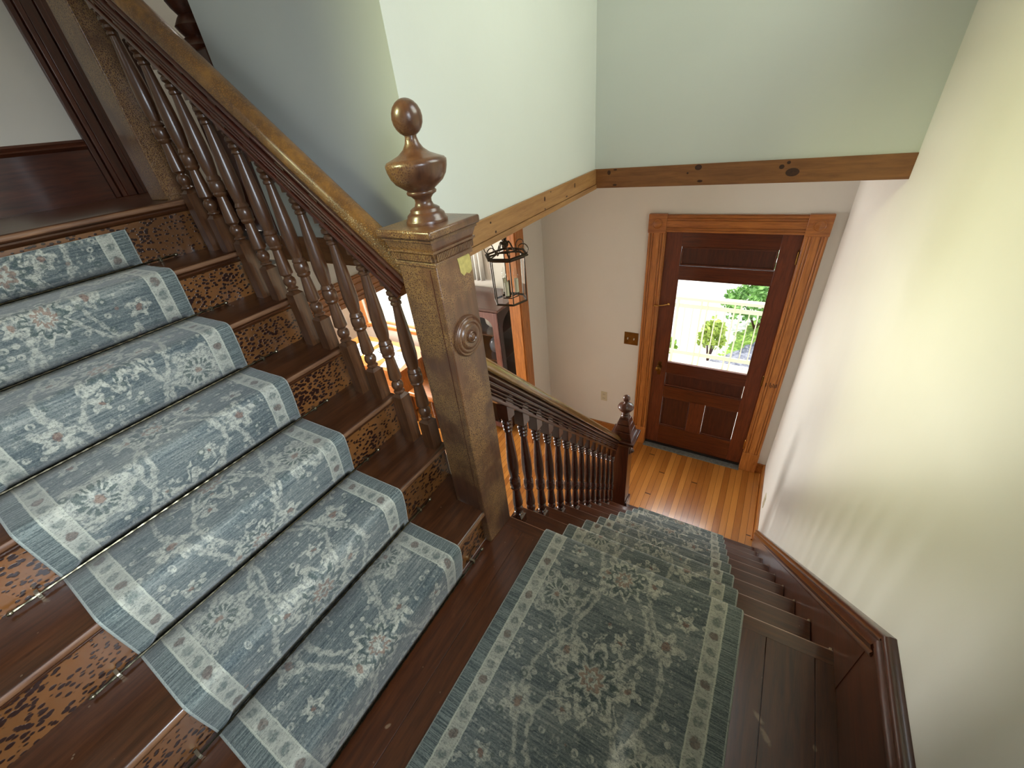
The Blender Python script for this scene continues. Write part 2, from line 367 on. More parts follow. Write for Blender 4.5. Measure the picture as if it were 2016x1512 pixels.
# ------------------------------------------------------------------ mesh helpers
class MB:
    def __init__(s): s.v = []; s.f = []; s.m = []
    def add(s, vs, fs, mi=0):
        n = len(s.v); s.v += [tuple(p) for p in vs]; s.f += [tuple(i+n for i in f) for f in fs]; s.m += [mi]*len(fs); return s
    def box(s, x0, x1, y0, y1, z0, z1, mi=0):
        x0, x1 = sorted((x0, x1)); y0, y1 = sorted((y0, y1)); z0, z1 = sorted((z0, z1))
        v = [(x0,y0,z0),(x1,y0,z0),(x1,y1,z0),(x0,y1,z0),(x0,y0,z1),(x1,y0,z1),(x1,y1,z1),(x0,y1,z1)]
        return s.add(v, [(0,3,2,1),(4,5,6,7),(0,1,5,4),(1,2,6,5),(2,3,7,6),(3,0,4,7)], mi)
    def frustum(s, c, h0, h1, z0, z1, mi=0):
        x, y = c; a = [(x+sx*h0, y+sy*h0, z0) for sx, sy in ((-1,-1),(1,-1),(1,1),(-1,1))]
        b_ = [(x+sx*h1, y+sy*h1, z1) for sx, sy in ((-1,-1),(1,-1),(1,1),(-1,1))]
        return s.add(a+b_, [(0,3,2,1),(4,5,6,7),(0,1,5,4),(1,2,6,5),(2,3,7,6),(3,0,4,7)], mi)
    def lathe(s, prof, c=(0,0,0), n=20, axis='Z', mi=0):
        """prof: (radius, height) list"""
        vs = []
        for r, h in prof:
            for i in range(n):
                a = 2*PI*i/n; p, q = r*math.cos(a), r*math.sin(a)
                if axis == 'Z': vs.append((c[0]+p, c[1]+q, c[2]+h))
                elif axis == 'X': vs.append((c[0]+h, c[1]+p, c[2]+q))
                else: vs.append((c[0]+q, c[1]+h, c[2]+p))
        fs = []
        for k in range(len(prof)-1):
            for i in range(n):
                j = (i+1) % n; fs.append((k*n+i, k*n+j, (k+1)*n+j, (k+1)*n+i))
        fs.append(tuple(reversed(range(n)))); fs.append(tuple((len(prof)-1)*n+i for i in range(n)))
        return s.add(vs, fs, mi)
    def sweep(s, prof, p0, p1, ex, ez, mi=0):
        """closed profile (a,b) placed at p0 and p1 using in-plane vectors ex, ez"""
        p0, p1, ex, ez = map(Vector, (p0, p1, ex, ez)); n = len(prof)
        vs = [p0+ex*a+ez*b_ for a, b_ in prof]+[p1+ex*a+ez*b_ for a, b_ in prof]
        fs = [(i, (i+1) % n, (i+1) % n+n, i+n) for i in range(n)]
        fs += [tuple(reversed(range(n))), tuple(range(n, 2*n))]
        return s.add(vs, fs, mi)
    def tube(s, pts, r, n=8, mi=0, closed=False):
        pts = [Vector(p) for p in pts]; vs = []; N = len(pts)
        for k, p in enumerate(pts):
            a = pts[(k-1) % N] if (closed or k > 0) else p; b_ = pts[(k+1) % N] if (closed or k < N-1) else p
            t = (b_-a).normalized(); up = Vector((0,0,1)) if abs(t.z) < 0.9 else Vector((1,0,0))
            e = t.cross(up).normalized(); g = e.cross(t)
            rr = r[k] if isinstance(r, (list, tuple)) else r
            for i in range(n):
                q = 2*PI*i/n; vs.append(p+e*math.cos(q)*rr+g*math.sin(q)*rr)
        fs = []
        for k in range(N if closed else N-1):
            k2 = (k+1) % N
            for i in range(n): fs.append((k*n+i, k*n+(i+1) % n, k2*n+(i+1) % n, k2*n+i))
        if not closed: fs += [tuple(reversed(range(n))), tuple((N-1)*n+i for i in range(n))]
        return s.add(vs, fs, mi)
    def build(s, name, mats, parent=None, bevel=0.0, smooth=False, seg=2, angle=40, off=None):
        me = bpy.data.meshes.new(name); me.from_pydata(s.v, [], s.f)
        bm = bmesh.new(); bm.from_mesh(me); bmesh.ops.recalc_face_normals(bm, faces=bm.faces); bm.to_mesh(me); bm.free()
        if not isinstance(mats, (list, tuple)): mats = [mats]
        for m in mats: me.materials.append(m)
        for p, mi in zip(me.polygons, s.m): p.material_index = mi
        if smooth:
            me.shade_smooth(); me.set_sharp_from_angle(angle=math.radians(angle))
        o = bpy.data.objects.new(name, me); COL.objects.link(o)
        if parent is not None:
            o.parent = parent
            o.location = -wloc(parent) if off is None else off
        if bevel:
            b = o.modifiers.new('bevel', 'BEVEL'); b.width = bevel; b.segments = seg; b.limit_method = 'ANGLE'; b.angle_limit = math.radians(35)
            if not smooth: me.shade_smooth(); me.set_sharp_from_angle(angle=math.radians(angle))
        return o
def wloc(o):
    v = Vector(o.location)
    while o.parent: o = o.parent; v += Vector(o.location)
    return v
def thing(name, label, cat, loc=(0,0,0), group=None, kind=None):
    o = bpy.data.objects.new(name, None); COL.objects.link(o); o.location = loc; o.empty_display_size = 0.05
    return tag(o, label, cat, group, kind)
def tag(o, label=None, cat=None, group=None, kind=None):
    if label: o['label'] = label
    if cat: o['category'] = cat
    if group: o['group'] = group
    if kind: o['kind'] = kind
    return o
def struct(name, mb, m, label, cat, bevel=0.0, **k):
    return tag(mb.build(name, m, None, bevel, **k), label, cat, None, 'structure')

# ------------------------------------------------------------------ measured layout
T1, R1, XN, OV = 0.2287, 0.19, 0.1393, 0.028          # upper flight: rises toward -X
T2, R2, Y0 = 0.2306, 0.2292, 0.0374                   # lower flight: falls toward +Y
W = 1.3273; H = 9*R2; YD = 3.097; YU = 1.634; XL = -0.078; YB = 0.1085
ZB0, ZB1 = 1.065, 1.173
ZTOP = 1.345
YBK = -1.47                                           # wall behind the camera
XW = -2.2
ZC = 3.75
nose1 = lambda k: XN-(k-1)*T1
nose2 = lambda k: Y0+k*T2

# ------------------------------------------------------------------ room shell
def wall_with_hole(axis, pos, th, a0, a1, z0, z1, holes):
    """wall slab perpendicular to axis at pos..pos+th, with rectangular holes (a0,a1,z0,z1)"""
    mb = MB(); cuts = sorted(set([a0, a1]+[h[0] for h in holes]+[h[1] for h in holes]))
    for i in range(len(cuts)-1):
        c0, c1 = cuts[i], cuts[i+1]; zs = [(z0, z1)]
        for h in holes:
            if h[0] <= c0 and h[1] >= c1:
                zs = [q for (s0, s1) in zs for q in ((s0, min(s1, h[2])), (max(s0, h[3]), s1)) if q[1]-q[0] > 1e-6]
        for s0, s1 in zs:
            if axis == 'X': mb.box(pos, pos+th, c0, c1, s0, s1)
            else: mb.box(c0, c1, pos, pos+th, s0, s1)
    return mb
WIN_R = (0.15, 1.25, 1.90, 3.10)
WIN_C = (-1.38, -0.58, 1.15, 2.40)  # opening for the added landing window
WIN_B = (-1.30, -0.60, 2.15, 3.05)
struct('wall_right', wall_with_hole('X', W, 0.12, YBK-0.12, 3.3, -2.3, ZC, [WIN_R, WIN_C]), M_['wall'], 'long pale plaster wall down the right side of both levels', 'wall')
struct('wall_back', wall_with_hole('Y', YBK-0.12, 0.12, XW-0.12, W, -0.2, ZC, [WIN_B]), M_['wallup'], 'plaster wall behind the landing and the upper flight', 'wall')
struct('wall_left', wall_with_hole('X', XW-0.12, 0.12, YBK, 2.6, 1.1, ZC, []), M_['wallplain'], 'beige upstairs wall at the head of the upper flight', 'wall')
DH = (0.0547, 1.0946, -2.3, 0.4487)
struct('wall_front', wall_with_hole('Y', YD, 0.14, -1.32, W, -2.3, ZB0+0.05, [DH]), M_['wall'], 'white entry wall that holds the brown front door', 'wall')
struct('wall_upper_front', MB().box(XL-0.12, W, YU, YU+0.12, ZB0+0.01, ZC), M_['wallup'], 'upper stairwell wall above the knotty pine board facing the camera', 'wall')
struct('wall_upper_left', MB().box(XL-0.12, XL, YB, YU, ZB0+0.01, ZC), M_['wallup'], 'tall upper stairwell wall left of the inside corner', 'wall')
struct('wall_upper_rear', MB().box(-0.908, XL-0.12, YB, YB+0.12, ZB0+0.01, ZC), M_['wallup'], 'grey upper wall seen over the upper handrail', 'wall')
OPN = (0.32, 2.52, -2.3, 0.645)
struct('wall_hall_left', wall_with_hole('X', -1.32, 0.12, 0.12, YD, -2.3, ZB0, [OPN]), M_['wall'], 'white hall wall with the wide cased opening', 'wall')
WS = (-4.62, -3.12, -1.16, 0.35)
struct('wall_side_front', wall_with_hole('Y', 3.22, 0.12, -5.4, -1.32, -2.3, ZB0, [WS]), M_['wallplain'], 'side room wall around the bright window', 'wall')
WS2 = (0.80, 2.20, -1.10, 0.50)  # opening for the added far window
struct('wall_side_left', wall_with_hole('X', -5.52, 0.12, -0.1, 3.34, -2.3, ZB0, [WS2]), M_['wallplain'], 'far wall of the side room', 'wall')
struct('wall_under_stair', MB().box(-5.4, -0.02, -0.004, 0.106, -2.3, 0.16), M_['wall'], 'wall beneath the upper flight facing the hall', 'wall')
mb = MB(); mb.box(-5.4, -0.95, -0.004, 0.106, 0.16, ZB0-0.01)
struct('wall_under_stair_upper', mb, M_['wall'], 'wall beneath the upstairs landing', 'wall')
struct('floor', MB().box(-5.5, W, 0.0, 3.4, -H-0.15, -H), M_['floor'], 'honey maple strip floor of the entry hall and side room', 'floor')
struct('ceiling', MB().box(XW-0.12, W+0.12, YBK-0.12, 2.72, ZC, ZC+0.1), M_['ceil'], 'white ceiling over the stairwell', 'ceiling')
mb = MB(); mb.box(-5.4, XL-0.12, YB+0.12, 3.3, ZB0, ZB0+0.02); mb.box(XL-0.12, W, YU+0.12, YD+0.14, ZB0, ZB0+0.02)
struct('ceiling_hall', mb, M_['ceil'], 'white ceiling of the entry hall', 'ceiling')
mb = MB(); mb.box(XW, -0.92, YB+0.12, 2.72, ZTOP-0.18, ZTOP); mb.box(XW, -1.25, -0.010, YB+0.12, ZTOP-0.18, ZTOP)
struct('floor_upstairs', mb, M_['tread'], 'dark upstairs hall floor beyond the grey wall', 'floor')
struct('wall_upstairs_end', MB().box(XW, W, 2.6, 2.72, ZB0+0.02, ZC), M_['wallplain'], 'end wall of the upstairs hall', 'wall')
# landing: boards run toward the camera
mb = MB()
xs = [-0.02+OV*0, ]
x = XN-OV; bw = 0.128
while x < W-0.001:
    x1 = min(x+bw-0.0016, W); mb.box(x, x1, YBK, Y0-0.055, -0.03, 0.0); x += bw
lf = mb.build('floor_landing', M_['landing'], None, 0.0008)
tag(lf, 'dark varnished board floor of the stair landing', 'floor', None, 'structure')
prof = [(0.0, 0.0)] + [(0.055-0.014+0.014*math.sin(a), -0.014+0.014*math.cos(a)) for a in [i*PI/8 for i in range(9)]] + [(0.0, -0.028)]
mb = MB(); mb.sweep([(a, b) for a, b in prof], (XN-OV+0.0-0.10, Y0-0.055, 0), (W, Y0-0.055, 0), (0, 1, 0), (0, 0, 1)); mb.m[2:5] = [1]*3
tag(mb.build('trim_1', [M_['treadx'], M_['nose_glint']], None, smooth=True), 'dark rounded nosing board along the front edge of the landing', 'trim', None, 'structure')
struct('wall_under_landing', MB().box(0.0, W, Y0-0.10, Y0-OV-0.02, -2.3, -0.03), M_['wall'], 'closed wall beneath the landing', 'wall')

# windows out of the frame that let in the daylight, some added for fill
def window(name, axis, a0, a1, z0, z1, pos, inward, label, m='oakz'):
    t = thing(name, label, 'window', kind='structure'); mb = MB(); g = MB()
    f = 0.09; d = 0.02
    def bx(mbx, p0, p1, q0, q1, s0, s1):
        if axis == 'X': mbx.box(p0, p1, q0, q1, s0, s1)
        else: mbx.box(q0, q1, p0, p1, s0, s1)
    i0, i1 = (pos, pos+inward*d)
    bx(mb, i0, i1, a0-f, a0, z0-f, z1+f); bx(mb, i0, i1, a1, a1+f, z0-f, z1+f)
    bx(mb, i0, i1, a0, a1, z1, z1+f); bx(mb, i0, i1+inward*0.02, a0, a1, z0-f*0.6, z0)
    mb.build('window_frame', M_[m], t, 0.003)
    s = MB(); o0, o1 = pos-inward*0.05, pos-inward*0.09; zm = (z0+z1)/2
    bx(s, o0, o1, a0, a0+0.035, z0, z1); bx(s, o0, o1, a1-0.035, a1, z0, z1)
    for q in (z0, zm-0.015, z1-0.035): bx(s, o0, o1, a0+0.035, a1-0.035, q, q+0.035)
    s.build('sash', M_[m], t, 0.002)
    bx(g, pos-inward*0.068, pos-inward*0.072, a0+0.035, a1-0.035, z0+0.035, z1-0.035); g.build('window_pane', M_['glass'], t)
    return t
window('window_1', 'X', *WIN_R, W, -1, 'tall wooden window high in the right wall above the lower flight')
window('window_landing_added', 'X', *WIN_C, W, -1, 'added wooden window in the right wall beside the camera, for fill light')
window('window_side_added', 'X', *WS2, -5.4, 1, 'added far window of the side room for fill light, hidden behind the stair')
window('window_2', 'Y', *WIN_B, YBK, 1, 'wooden stair window high in the rear wall')
window('window_3', 'Y', *WS, 3.22, -1, 'bright side room window above the writing desk, seen through the balusters')

# pine boards with knots
def knots(mb, spots, axis, pos):
    for a, z, ra, rz in spots:
        n = 14; vs = []; 
        for dpt in (0.0, 0.0012):
            for i in range(n):
                q = 2*PI*i/n; A = a+ra*math.cos(q); Z = z+rz*math.sin(q)
                vs.append((A, pos-dpt, Z) if axis == 'Y' else (pos+dpt, A, Z))
        mb.add(vs, [tuple(range(n)), tuple(range(n, 2*n))]+[(i, (i+1) % n, (i+1) % n+n, i+n) for i in range(n)])
t = thing('trim_2', 'knotty pine board across the bottom of the upper wall, above the front door', 'trim', kind='structure')
MB().box(XL, W, YU-0.012, YU, ZB0, ZB1-0.008).build('board', M_['pinex'], t, 0.001)
mb = MB(); knots(mb, [(0.011, 1.145, .010, .012), (0.047, 1.158, .010, .004), (0.483, 1.150, .017, .013), (0.434, 1.125, .005, .005), (0.499, 1.085, .013, .006), (0.047, 1.080, .012, .005), (0.851, 1.135, .011, .010), (0.899, 1.110, .028, .018), (0.876, 1.152, .008, .007)], 'Y', YU-0.0115)
mb.build('knot', M_['knot'], t)
t = thing('trim_3', 'knotty pine board along the left upper wall, running toward the large newel', 'trim', kind='structure')
mb = MB(); mb.box(XL, XL+0.012, YB-0.012, YU-0.012, ZB0+0.022, ZB1-0.008); mb.build('board', M_['piney'], t, 0.001)
MB().box(XL, XL+0.016, YB-0.016, YU-0.012, ZB0-0.004, ZB0+0.02).build('lower_strip', M_['piney'], t, 0.001)
mb = MB(); knots(mb, [(1.307, 1.134, .007, .012), (0.947, 1.136, .007, .010), (0.946, 1.092, .004, .005), (1.015, 1.155, .004, .004), (.50, 1.10, .006, .005), (.47, 1.142, .005, .004), (1.2, 1.10, .01, .004)], 'X', XL+0.0115)
mb.build('knot', M_['knot'], t)
t = thing('trim_4', 'pine board under the grey wall, seen between the upper balusters', 'trim', kind='structure')
MB().box(-0.92, XL, YB-0.012, YB, ZB0, ZB1-0.008).build('board', M_['pinex'], t, 0.001)

# ------------------------------------------------------------------ stairs
def nosing_prof(run, th=0.028, over=OV, r=0.012):
    """profile: a = forward (down the stairs) from the nosing line, b = height"""
    p = [(-run, 0.0)] + [(-r+r*math.sin(i*PI/8), -th/2+(th/2)*math.cos(i*PI/8)) for i in range(9)] + [(-run, -th)]
    return p
YT0, YT1 = YBK+0.002, -0.012
up = thing('staircase', 'dark varnished upper flight of seven steps rising to the left from the landing', 'staircase', (-0.6, -0.75, 0))
for k in range(1, 8):
    x = nose1(k); z = k*R1 if k < 7 else ZTOP
    run = T1+OV if k < 7 else (x-XW)
    y1 = YT1 if k > 1 else -0.118
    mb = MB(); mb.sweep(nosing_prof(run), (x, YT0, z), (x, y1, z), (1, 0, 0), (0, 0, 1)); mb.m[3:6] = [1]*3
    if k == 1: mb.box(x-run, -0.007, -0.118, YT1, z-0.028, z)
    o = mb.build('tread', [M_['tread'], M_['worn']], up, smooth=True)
    zb = (k-1)*R1
    mb = MB(); mb.box(x-OV-0.02, x-OV, YT0, y1-(0.006 if k > 1 else 0), zb if k > 1 else 0.0, z-0.028); mb.build('riser', M_['riser'], up)
    cv = [(0, 0), (0.016, 0), (0.0155, -0.006), (0.011, -0.013), (0.004, -0.018), (0, -0.020)]
    mb = MB(); mb.sweep(cv, (x-OV, YT0, z-0.028), (x-OV, y1-0.006, z-0.028), (1, 0, 0), (0, 0, 1)); mb.build('cove_moulding', M_['tread'], up)
# outer string on the hall side, stepped under the tread ends
mb = MB()
for k in range(1, 8):
    xa = nose1(k)-OV-(T1 if k < 7 else 0.15); xb = min(nose1(k)-OV, -0.006); zt = (k*R1 if k < 7 else ZTOP)-0.028
    mb.box(xa, xb, -0.022+0.004, YT1+0.006, max(-0.05, zt-R1*2.2), zt)
mb.build('string_board', M_['maho'], up)

lo = thing('staircase', 'dark varnished lower flight descending from the landing to the front hall', 'staircase', (0.6, 1.0, -H))
XS0, XS1 = 0.045, 1.306
for k in range(1, 9):
    y = nose2(k); z = -k*R2
    mb = MB(); mb.sweep(nosing_prof(T2+OV), (XS0, y, z), (XS1, y, z), (0, 1, 0), (0, 0, 1)); mb.m[2:5] = [1]*3; mb.build('tread', [M_['treadx'], M_['nose_glint']], lo, smooth=True)
for k in range(0, 9):
    y = nose2(k)-OV; z1 = -k*R2-0.028; z0 = -(k+1)*R2
    MB().box(XS0+0.002, XS1, y-0.018, y, z0, z1).build('riser', M_['riserx'], lo)
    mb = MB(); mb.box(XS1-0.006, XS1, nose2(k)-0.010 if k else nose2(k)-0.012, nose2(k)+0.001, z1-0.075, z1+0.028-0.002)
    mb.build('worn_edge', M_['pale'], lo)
mb = MB()   # closed string below the balusters
sl = R2/T2
pts = []
for k in range(0, 9):
    ya = nose2(k-1)-OV if k else -0.0; yb = nose2(k)-OV
    mb.box(XS0-0.022, XS0, max(ya, 0.036), yb, -H, -k*R2-0.028)
mb.build('string_board', M_['maho'], lo)

# skirting on the right wall: landing piece, sloping piece, hall piece
cap = [(0, 0), (-0.012, 0), (-0.020, -0.006), (-0.024, -0.016), (-0.020, -0.026), (-0.026, -0.032), (-0.031, -0.042), (-0.027, -0.052), (-0.020, -0.060), (-0.023, -0.068), (-0.018, -0.078), (0, -0.078)]
t = thing('baseboard_right', 'dark moulded skirting on the right wall of the landing', 'baseboard', kind='structure')
yk = -0.115
MB().box(W-0.016, W, YBK, yk+0.05, 0.0, 0.30).build('skirting_board', M_['maho'], t)
mb = MB(); mb.sweep(cap, (W, YBK, 0.366), (W, yk, 0.366), (1, 0, 0), (0, 0, 1)); mb.build('cap_moulding', M_['maho'], t, smooth=True, angle=50)
t = thing('trim_5', 'dark sloping skirt board with moulded cap beside the lower flight', 'trim', kind='structure')
y2 = 2.125; zlow = -1.885; s2 = (zlow-0.366)/(y2-yk)
mb = MB()
vs = []
for xx in (W-0.018, W):
    vs += [(xx, yk+0.03, 0.25+0.03*s2+0.05), (xx, y2, zlow-0.03), (xx, y2, -H), (xx, y2-0.33, -H), (xx, yk+0.03, -0.28)]
mb.add(vs, [(0,1,2,3,4), (9,8,7,6,5)]+[(i, i+5, (i+1) % 5+5, (i+1) % 5) for i in range(5)])
mb.build('skirt_board', M_['maho'], t)
L = math.hypot(1, s2); 
mb = MB(); mb.sweep([(a, b) for a, b in cap], (W, yk, 0.366), (W, y2, zlow), (1, 0, 0), (0, 0, L*0.96)); mb.build('cap_moulding', M_['maho'], t, smooth=True, angle=50)
t = thing('baseboard_front', 'orange oak baseboard around the front hall', 'baseboard', kind='structure')
mb = MB(); mb.box(W-0.018, W, y2+0.005, YD-0.017, -H, -H+0.128); mb.box(1.245, W-0.0, YD-0.016, YD, -H, -H+0.128); mb.box(-1.19, -0.10, YD-0.018, YD, -H, -H+0.16)
mb.build('baseboard_strip', M_['oaky'], t, 0.003)
mb = MB(); mb.tube([(W-0.026, y2+0.02, -H+0.008), (W-0.026, YD-0.03, -H+0.008)], 0.009); mb.build('shoe_moulding', M_['oaky'], t)

# ------------------------------------------------------------------ carpet runners
def runner(name, path, w0, w1, mat, axis, label, parts_thick=0.008):
    """path: list of (a, z) along the stair in side view; w0..w1 across; axis: which way it runs"""
    p = [Vector((a, z)) for a, z in path]; n = len(p); s = [0.0]
    for i in range(1, n): s.append(s[-1]+(p[i]-p[i-1]).length)
    nrm = []
    for i in range(n):
        t = (p[min(i+1, n-1)]-p[max(i-1, 0)]).normalized(); nrm.append(Vector((-t.y, t.x)))
    if sum(q.y for q in nrm) < 0: nrm = [-q for q in nrm]
    top = [p[i]+nrm[i]*parts_thick for i in range(n)]
    Wd = w1-w0; cols = [0, 0.004, 0.012]+[Wd*i/14 for i in range(1, 14)]+[Wd-0.012, Wd-0.004, Wd]
    lift = [-parts_thick*0.95, -0.0015, 0]+[0]*13+[0, -0.0015, -parts_thick*0.95]
    def P(a, c, z): return (a, w0+c, z) if axis == 'X' else (w0+c, a, z)
    bm = bmesh.new(); uvl = bm.loops.layers.uv.new('UVMap'); G = []
    for i in range(n):
        G.append([bm.verts.new(P((top[i]+nrm[i]*l)[0], c, (top[i]+nrm[i]*l)[1])) for c, l in zip(cols, lift)])
    for i in range(n-1):
        for j in range(len(cols)-1):
            f = bm.faces.new((G[i][j], G[i][j+1], G[i+1][j+1], G[i+1][j]))
            for lp, (ii, jj) in zip(f.loops, ((i, j), (i, j+1), (i+1, j+1), (i+1, j))): lp[uvl].uv = (cols[jj], s[ii])
            f.smooth = True
    B = [[bm.verts.new(P(p[i][0], c, p[i][1])) for c in (0, Wd)] for i in range(n)]
    for i in range(n-1):
        for fv in ((B[i][0], B[i+1][0], B[i+1][1], B[i][1]), (G[i][0], G[i+1][0], B[i+1][0], B[i][0]), (G[i][-1], B[i][1], B[i+1][1], G[i+1][-1])):
            f = bm.faces.new(fv)
            for lp in f.loops: lp[uvl].uv = (0.002, s[i])
    for i in (0, n-1):
        f = bm.faces.new([B[i][0]]+G[i]+[B[i][1]])
        for lp in f.loops: lp[uvl].uv = (0.002, s[i])
    bmesh.ops.recalc_face_normals(bm, faces=bm.faces)
    me = bpy.data.meshes.new(name); bm.to_mesh(me); bm.free(); me.materials.append(mat)
    o = bpy.data.objects.new(name, me); COL.objects.link(o)
    return tag(o, label, 'stair carpet')
def arc(cx, cz, r, a0, a1, n=5): return [(cx+r*math.cos(math.radians(a0+(a1-a0)*i/n)), cz+r*math.sin(math.radians(a0+(a1-a0)*i/n))) for i in range(n+1)]
CW = 0.7722
path = []
for k in range(1, 8):
    x = nose1(k); z = k*R1 if k < 7 else ZTOP; zb = (k-1)*R1
    path += [(x-OV+0.004, zb+0.004), (x-OV+0.012, zb+0.05), (x-OV+0.024, zb+0.11)]
    if k < 7:
        path += [(x+0.001, z-0.034)] + arc(x-0.017, z-0.016, 0.019, 0, 90, 4)
        path += [(x-0.06, z+0.002), (x-0.12, z+0.001), (x-0.17, z), (nose1(k+1)-OV+0.012, z)]
    else: path += [(x-OV+0.026, z-0.062)]
runner('stair_runner', path, -1.0666, -0.2944, carpet_mat('carpet_upper', CW, 0.16), 'X', 'faded blue and cream floral runner climbing the upper flight on the left')
path = [(YBK+0.03, 0.001)] + [(YBK+0.03+i*0.12, 0.001) for i in range(1, 11)]
path = [q for q in path if q[0] < -0.05]
for k in range(0, 9):
    y = nose2(k); z = -k*R2
    if k: path += [(y-T2-OV+0.012, z+0.001), (y-0.16, z+0.001), (y-0.06, z+0.001)]
    path += [(y-0.012+0.0145*math.sin(q*PI/8), z-0.014+0.0155*math.cos(q*PI/8)) for q in range(0, 8, 2)]
    path += [(y-0.002, z-0.028), (y-OV+0.006, z-0.045), (y-OV+0.003, z-R2+0.005 if k < 8 else z-R2+0.004)]
runner('stair_runner', path, 0.3185, 1.0656, carpet_mat('carpet_lower', 0.7471, 0.40), 'Y', 'faded blue and cream floral runner over the landing and down the lower flight')

# stair rods at the foot of each carpeted riser
words = ['lowest', 'second', 'third', 'fourth', 'fifth', 'sixth', 'topmost']
for k in range(1, 8):
    x = nose1(k)-OV+0.020; z = (k-1)*R1+0.011
    t = thing('stair_rod', 'thin dark twisted metal stair rod at the foot of the %s upper riser' % words[k-1], 'stair rod', (x, -0.68, z), 'metal rods across the upper runner')
    n = 120; pts = []; rr = []
    for i in range(n+1):
        pts.append((x, -1.165+0.985*i/n, z)); rr.append(0.0040 if i % 4 < 2 else 0.0026)
    mb = MB(); mb.tube(pts, rr, 6); mb.build('rod', M_['rod'], t, smooth=True)
    for yy in (-1.115, -0.235):
        mb = MB(); mb.box(x-0.016, x+0.004, yy-0.004, yy+0.004, z-0.010, z+0.008); mb.lathe([(0.0065, -0.003), (0.0065, 0.003)], (x, yy, z), 10, 'Y'); mb.build('bracket', M_['rodb'], t)
    for yy, sgn in ((-1.165, -1), (-0.18, 1)):
        mb = MB(); mb.lathe([(0.003, 0), (0.006, 0.003*sgn), (0.0065, 0.008*sgn), (0.003, 0.014*sgn)], (x, yy, z), 10, 'Y'); mb.build('finial', M_['rodb'], t, smooth=True)

# ------------------------------------------------------------------ balusters
def bal_mesh(block, upper_len, s, name, mat):
    """origin at the centre of the small ball; block: square base from ball-0.035*s down to -block"""
    h = 0.0245
    mb = MB(); q = lambda r, z: (r, z*s)
    mb.box(-h, h, -h, h, -block, -0.040*s-0.012)
    mb.frustum((0, 0), h, 0.013, -0.040*s-0.012, -0.040*s)
    prof = [q(.013, -.040), q(.019, -.034), q(.019, -.030), q(.014, -.025), q(.014, -.021), q(.0185, -.012), q(.0205, 0), q(.0185, .012), q(.013, .020), q(.013, .024), q(.0165, .028), q(.0215, .034),
            q(.0215, .040), q(.0195, .075), q(.0165, .115), q(.015, .135), q(.0195, .140), q(.0215, .147), q(.0195, .153), q(.0215, .158), q(.0225, .175), q(.0215, .190), q(.0190, .194), q(.0215, .200), q(.0195, .207),
            q(.0165, .214), q(.0195, .235), q(.0225, .275), q(.0215, .33), q(.0175, .40), q(.0135, .46), q(.0125, .480), q(.0165, .484), q(.0165, .491), q(.013, .496), q(.0185, .503), q(.0185, .511), q(.0145, .517), q(.0205, .524), q(.0205, .533), q(.0155, .539), q(.0205, .546), q(.0205, .552), q(.012, .560)]
    mb.lathe([(r*1.16, z) for r, z in prof], n=18)
    mb.box(-h, h, -h, h, .558*s, upper_len)
    me_o = mb.build(name, mat, None, smooth=True, angle=35)
    return me_o
YBAL = -0.042
zball = lambda x: 0.558-R1/T1*(x+0.137)
RAILT1 = lambda x: 1.415-R1/T1*(x+0.33)
ub = thing('balustrade', 'brown turned balustrade with golden worn handrail beside the upper flight', 'balustrade', (-0.7, YBAL, 0.8))
# rail profile: a = across, b = perpendicular height (0 = crown)
def rail_parts(parent, p0, p1, across, upv, top_mat, mould_mat, ws=1.0):
    crown = [(0.037*math.cos(math.radians(t_))*ws, -0.030+0.030*math.sin(math.radians(t_))) for t_ in range(0, 181, 20)]
    top = crown+[(-0.040*ws, -0.036), (-0.037*ws, -0.044), (-0.030*ws, -0.047), (0.030*ws, -0.047), (0.037*ws, -0.044), (0.040*ws, -0.036)]
    mb = MB(); mb.sweep(top, p0, p1, across, upv); o = mb.build('handrail', top_mat, parent, smooth=True, angle=50)
    def bead(w_, z0, z1, n=6):
        return [(w_+(z0-z1)*0.5*math.sin(PI*i/n), z0-(z0-z1)*i/n) for i in range(n+1)]
    right = [(0.020, -0.047)]+bead(0.024, -0.050, -0.072)+[(0.017, -0.074), (0.017, -0.078)]+bead(0.029, -0.080, -0.091)+[(0.020, -0.093)]+bead(0.026, -0.095, -0.105)+[(0.018, -0.107)]+bead(0.024, -0.109, -0.118)+[(0.016, -0.120), (0.016, -0.123), (0.028, -0.125), (0.030, -0.130), (0.028, -0.138)]
    m = right+[(-a, b) for a, b in reversed(right)]
    mb = MB(); mb.sweep([(a*ws, b) for a, b in m], p0, p1, across, upv)
    mo = mb.build('rail_moulding', mould_mat, o, smooth=True, angle=50, off=(0, 0, 0))
    return o
ang1 = math.atan2(R1, T1)
def pv1(x): return Vector((x, YBAL, RAILT1(x)))
rail_parts(ub, pv1(-0.004), pv1(-1.325), (0, 1, 0), (math.sin(ang1), 0, math.cos(ang1)), M_['rail'], M_['mould'])
SH = 0.92
A = bal_mesh(0.558-0.38, 0.60, SH, 'baluster', M_['bal'])
B_ = bal_mesh(0.558-0.38+R1/2+0.0005, 0.60, SH, 'baluster', M_['bal'])
first = {'A': A, 'B': B_}; used = set()
def put(kind, src, pos, parent):
    o = src
    if kind in used: o = src.copy(); COL.objects.link(o)
    used.add(kind); o.parent = parent; o.location = Vector(pos)-wloc(parent)
    return o
for k in range(1, 7):
    xa = nose1(k)-0.0475; xb = xa-T1/2
    if k > 1: put('A', A, (xa, YBAL, zball(xa)), ub)
    put('B', B_, (xb, YBAL, zball(xb)), ub)

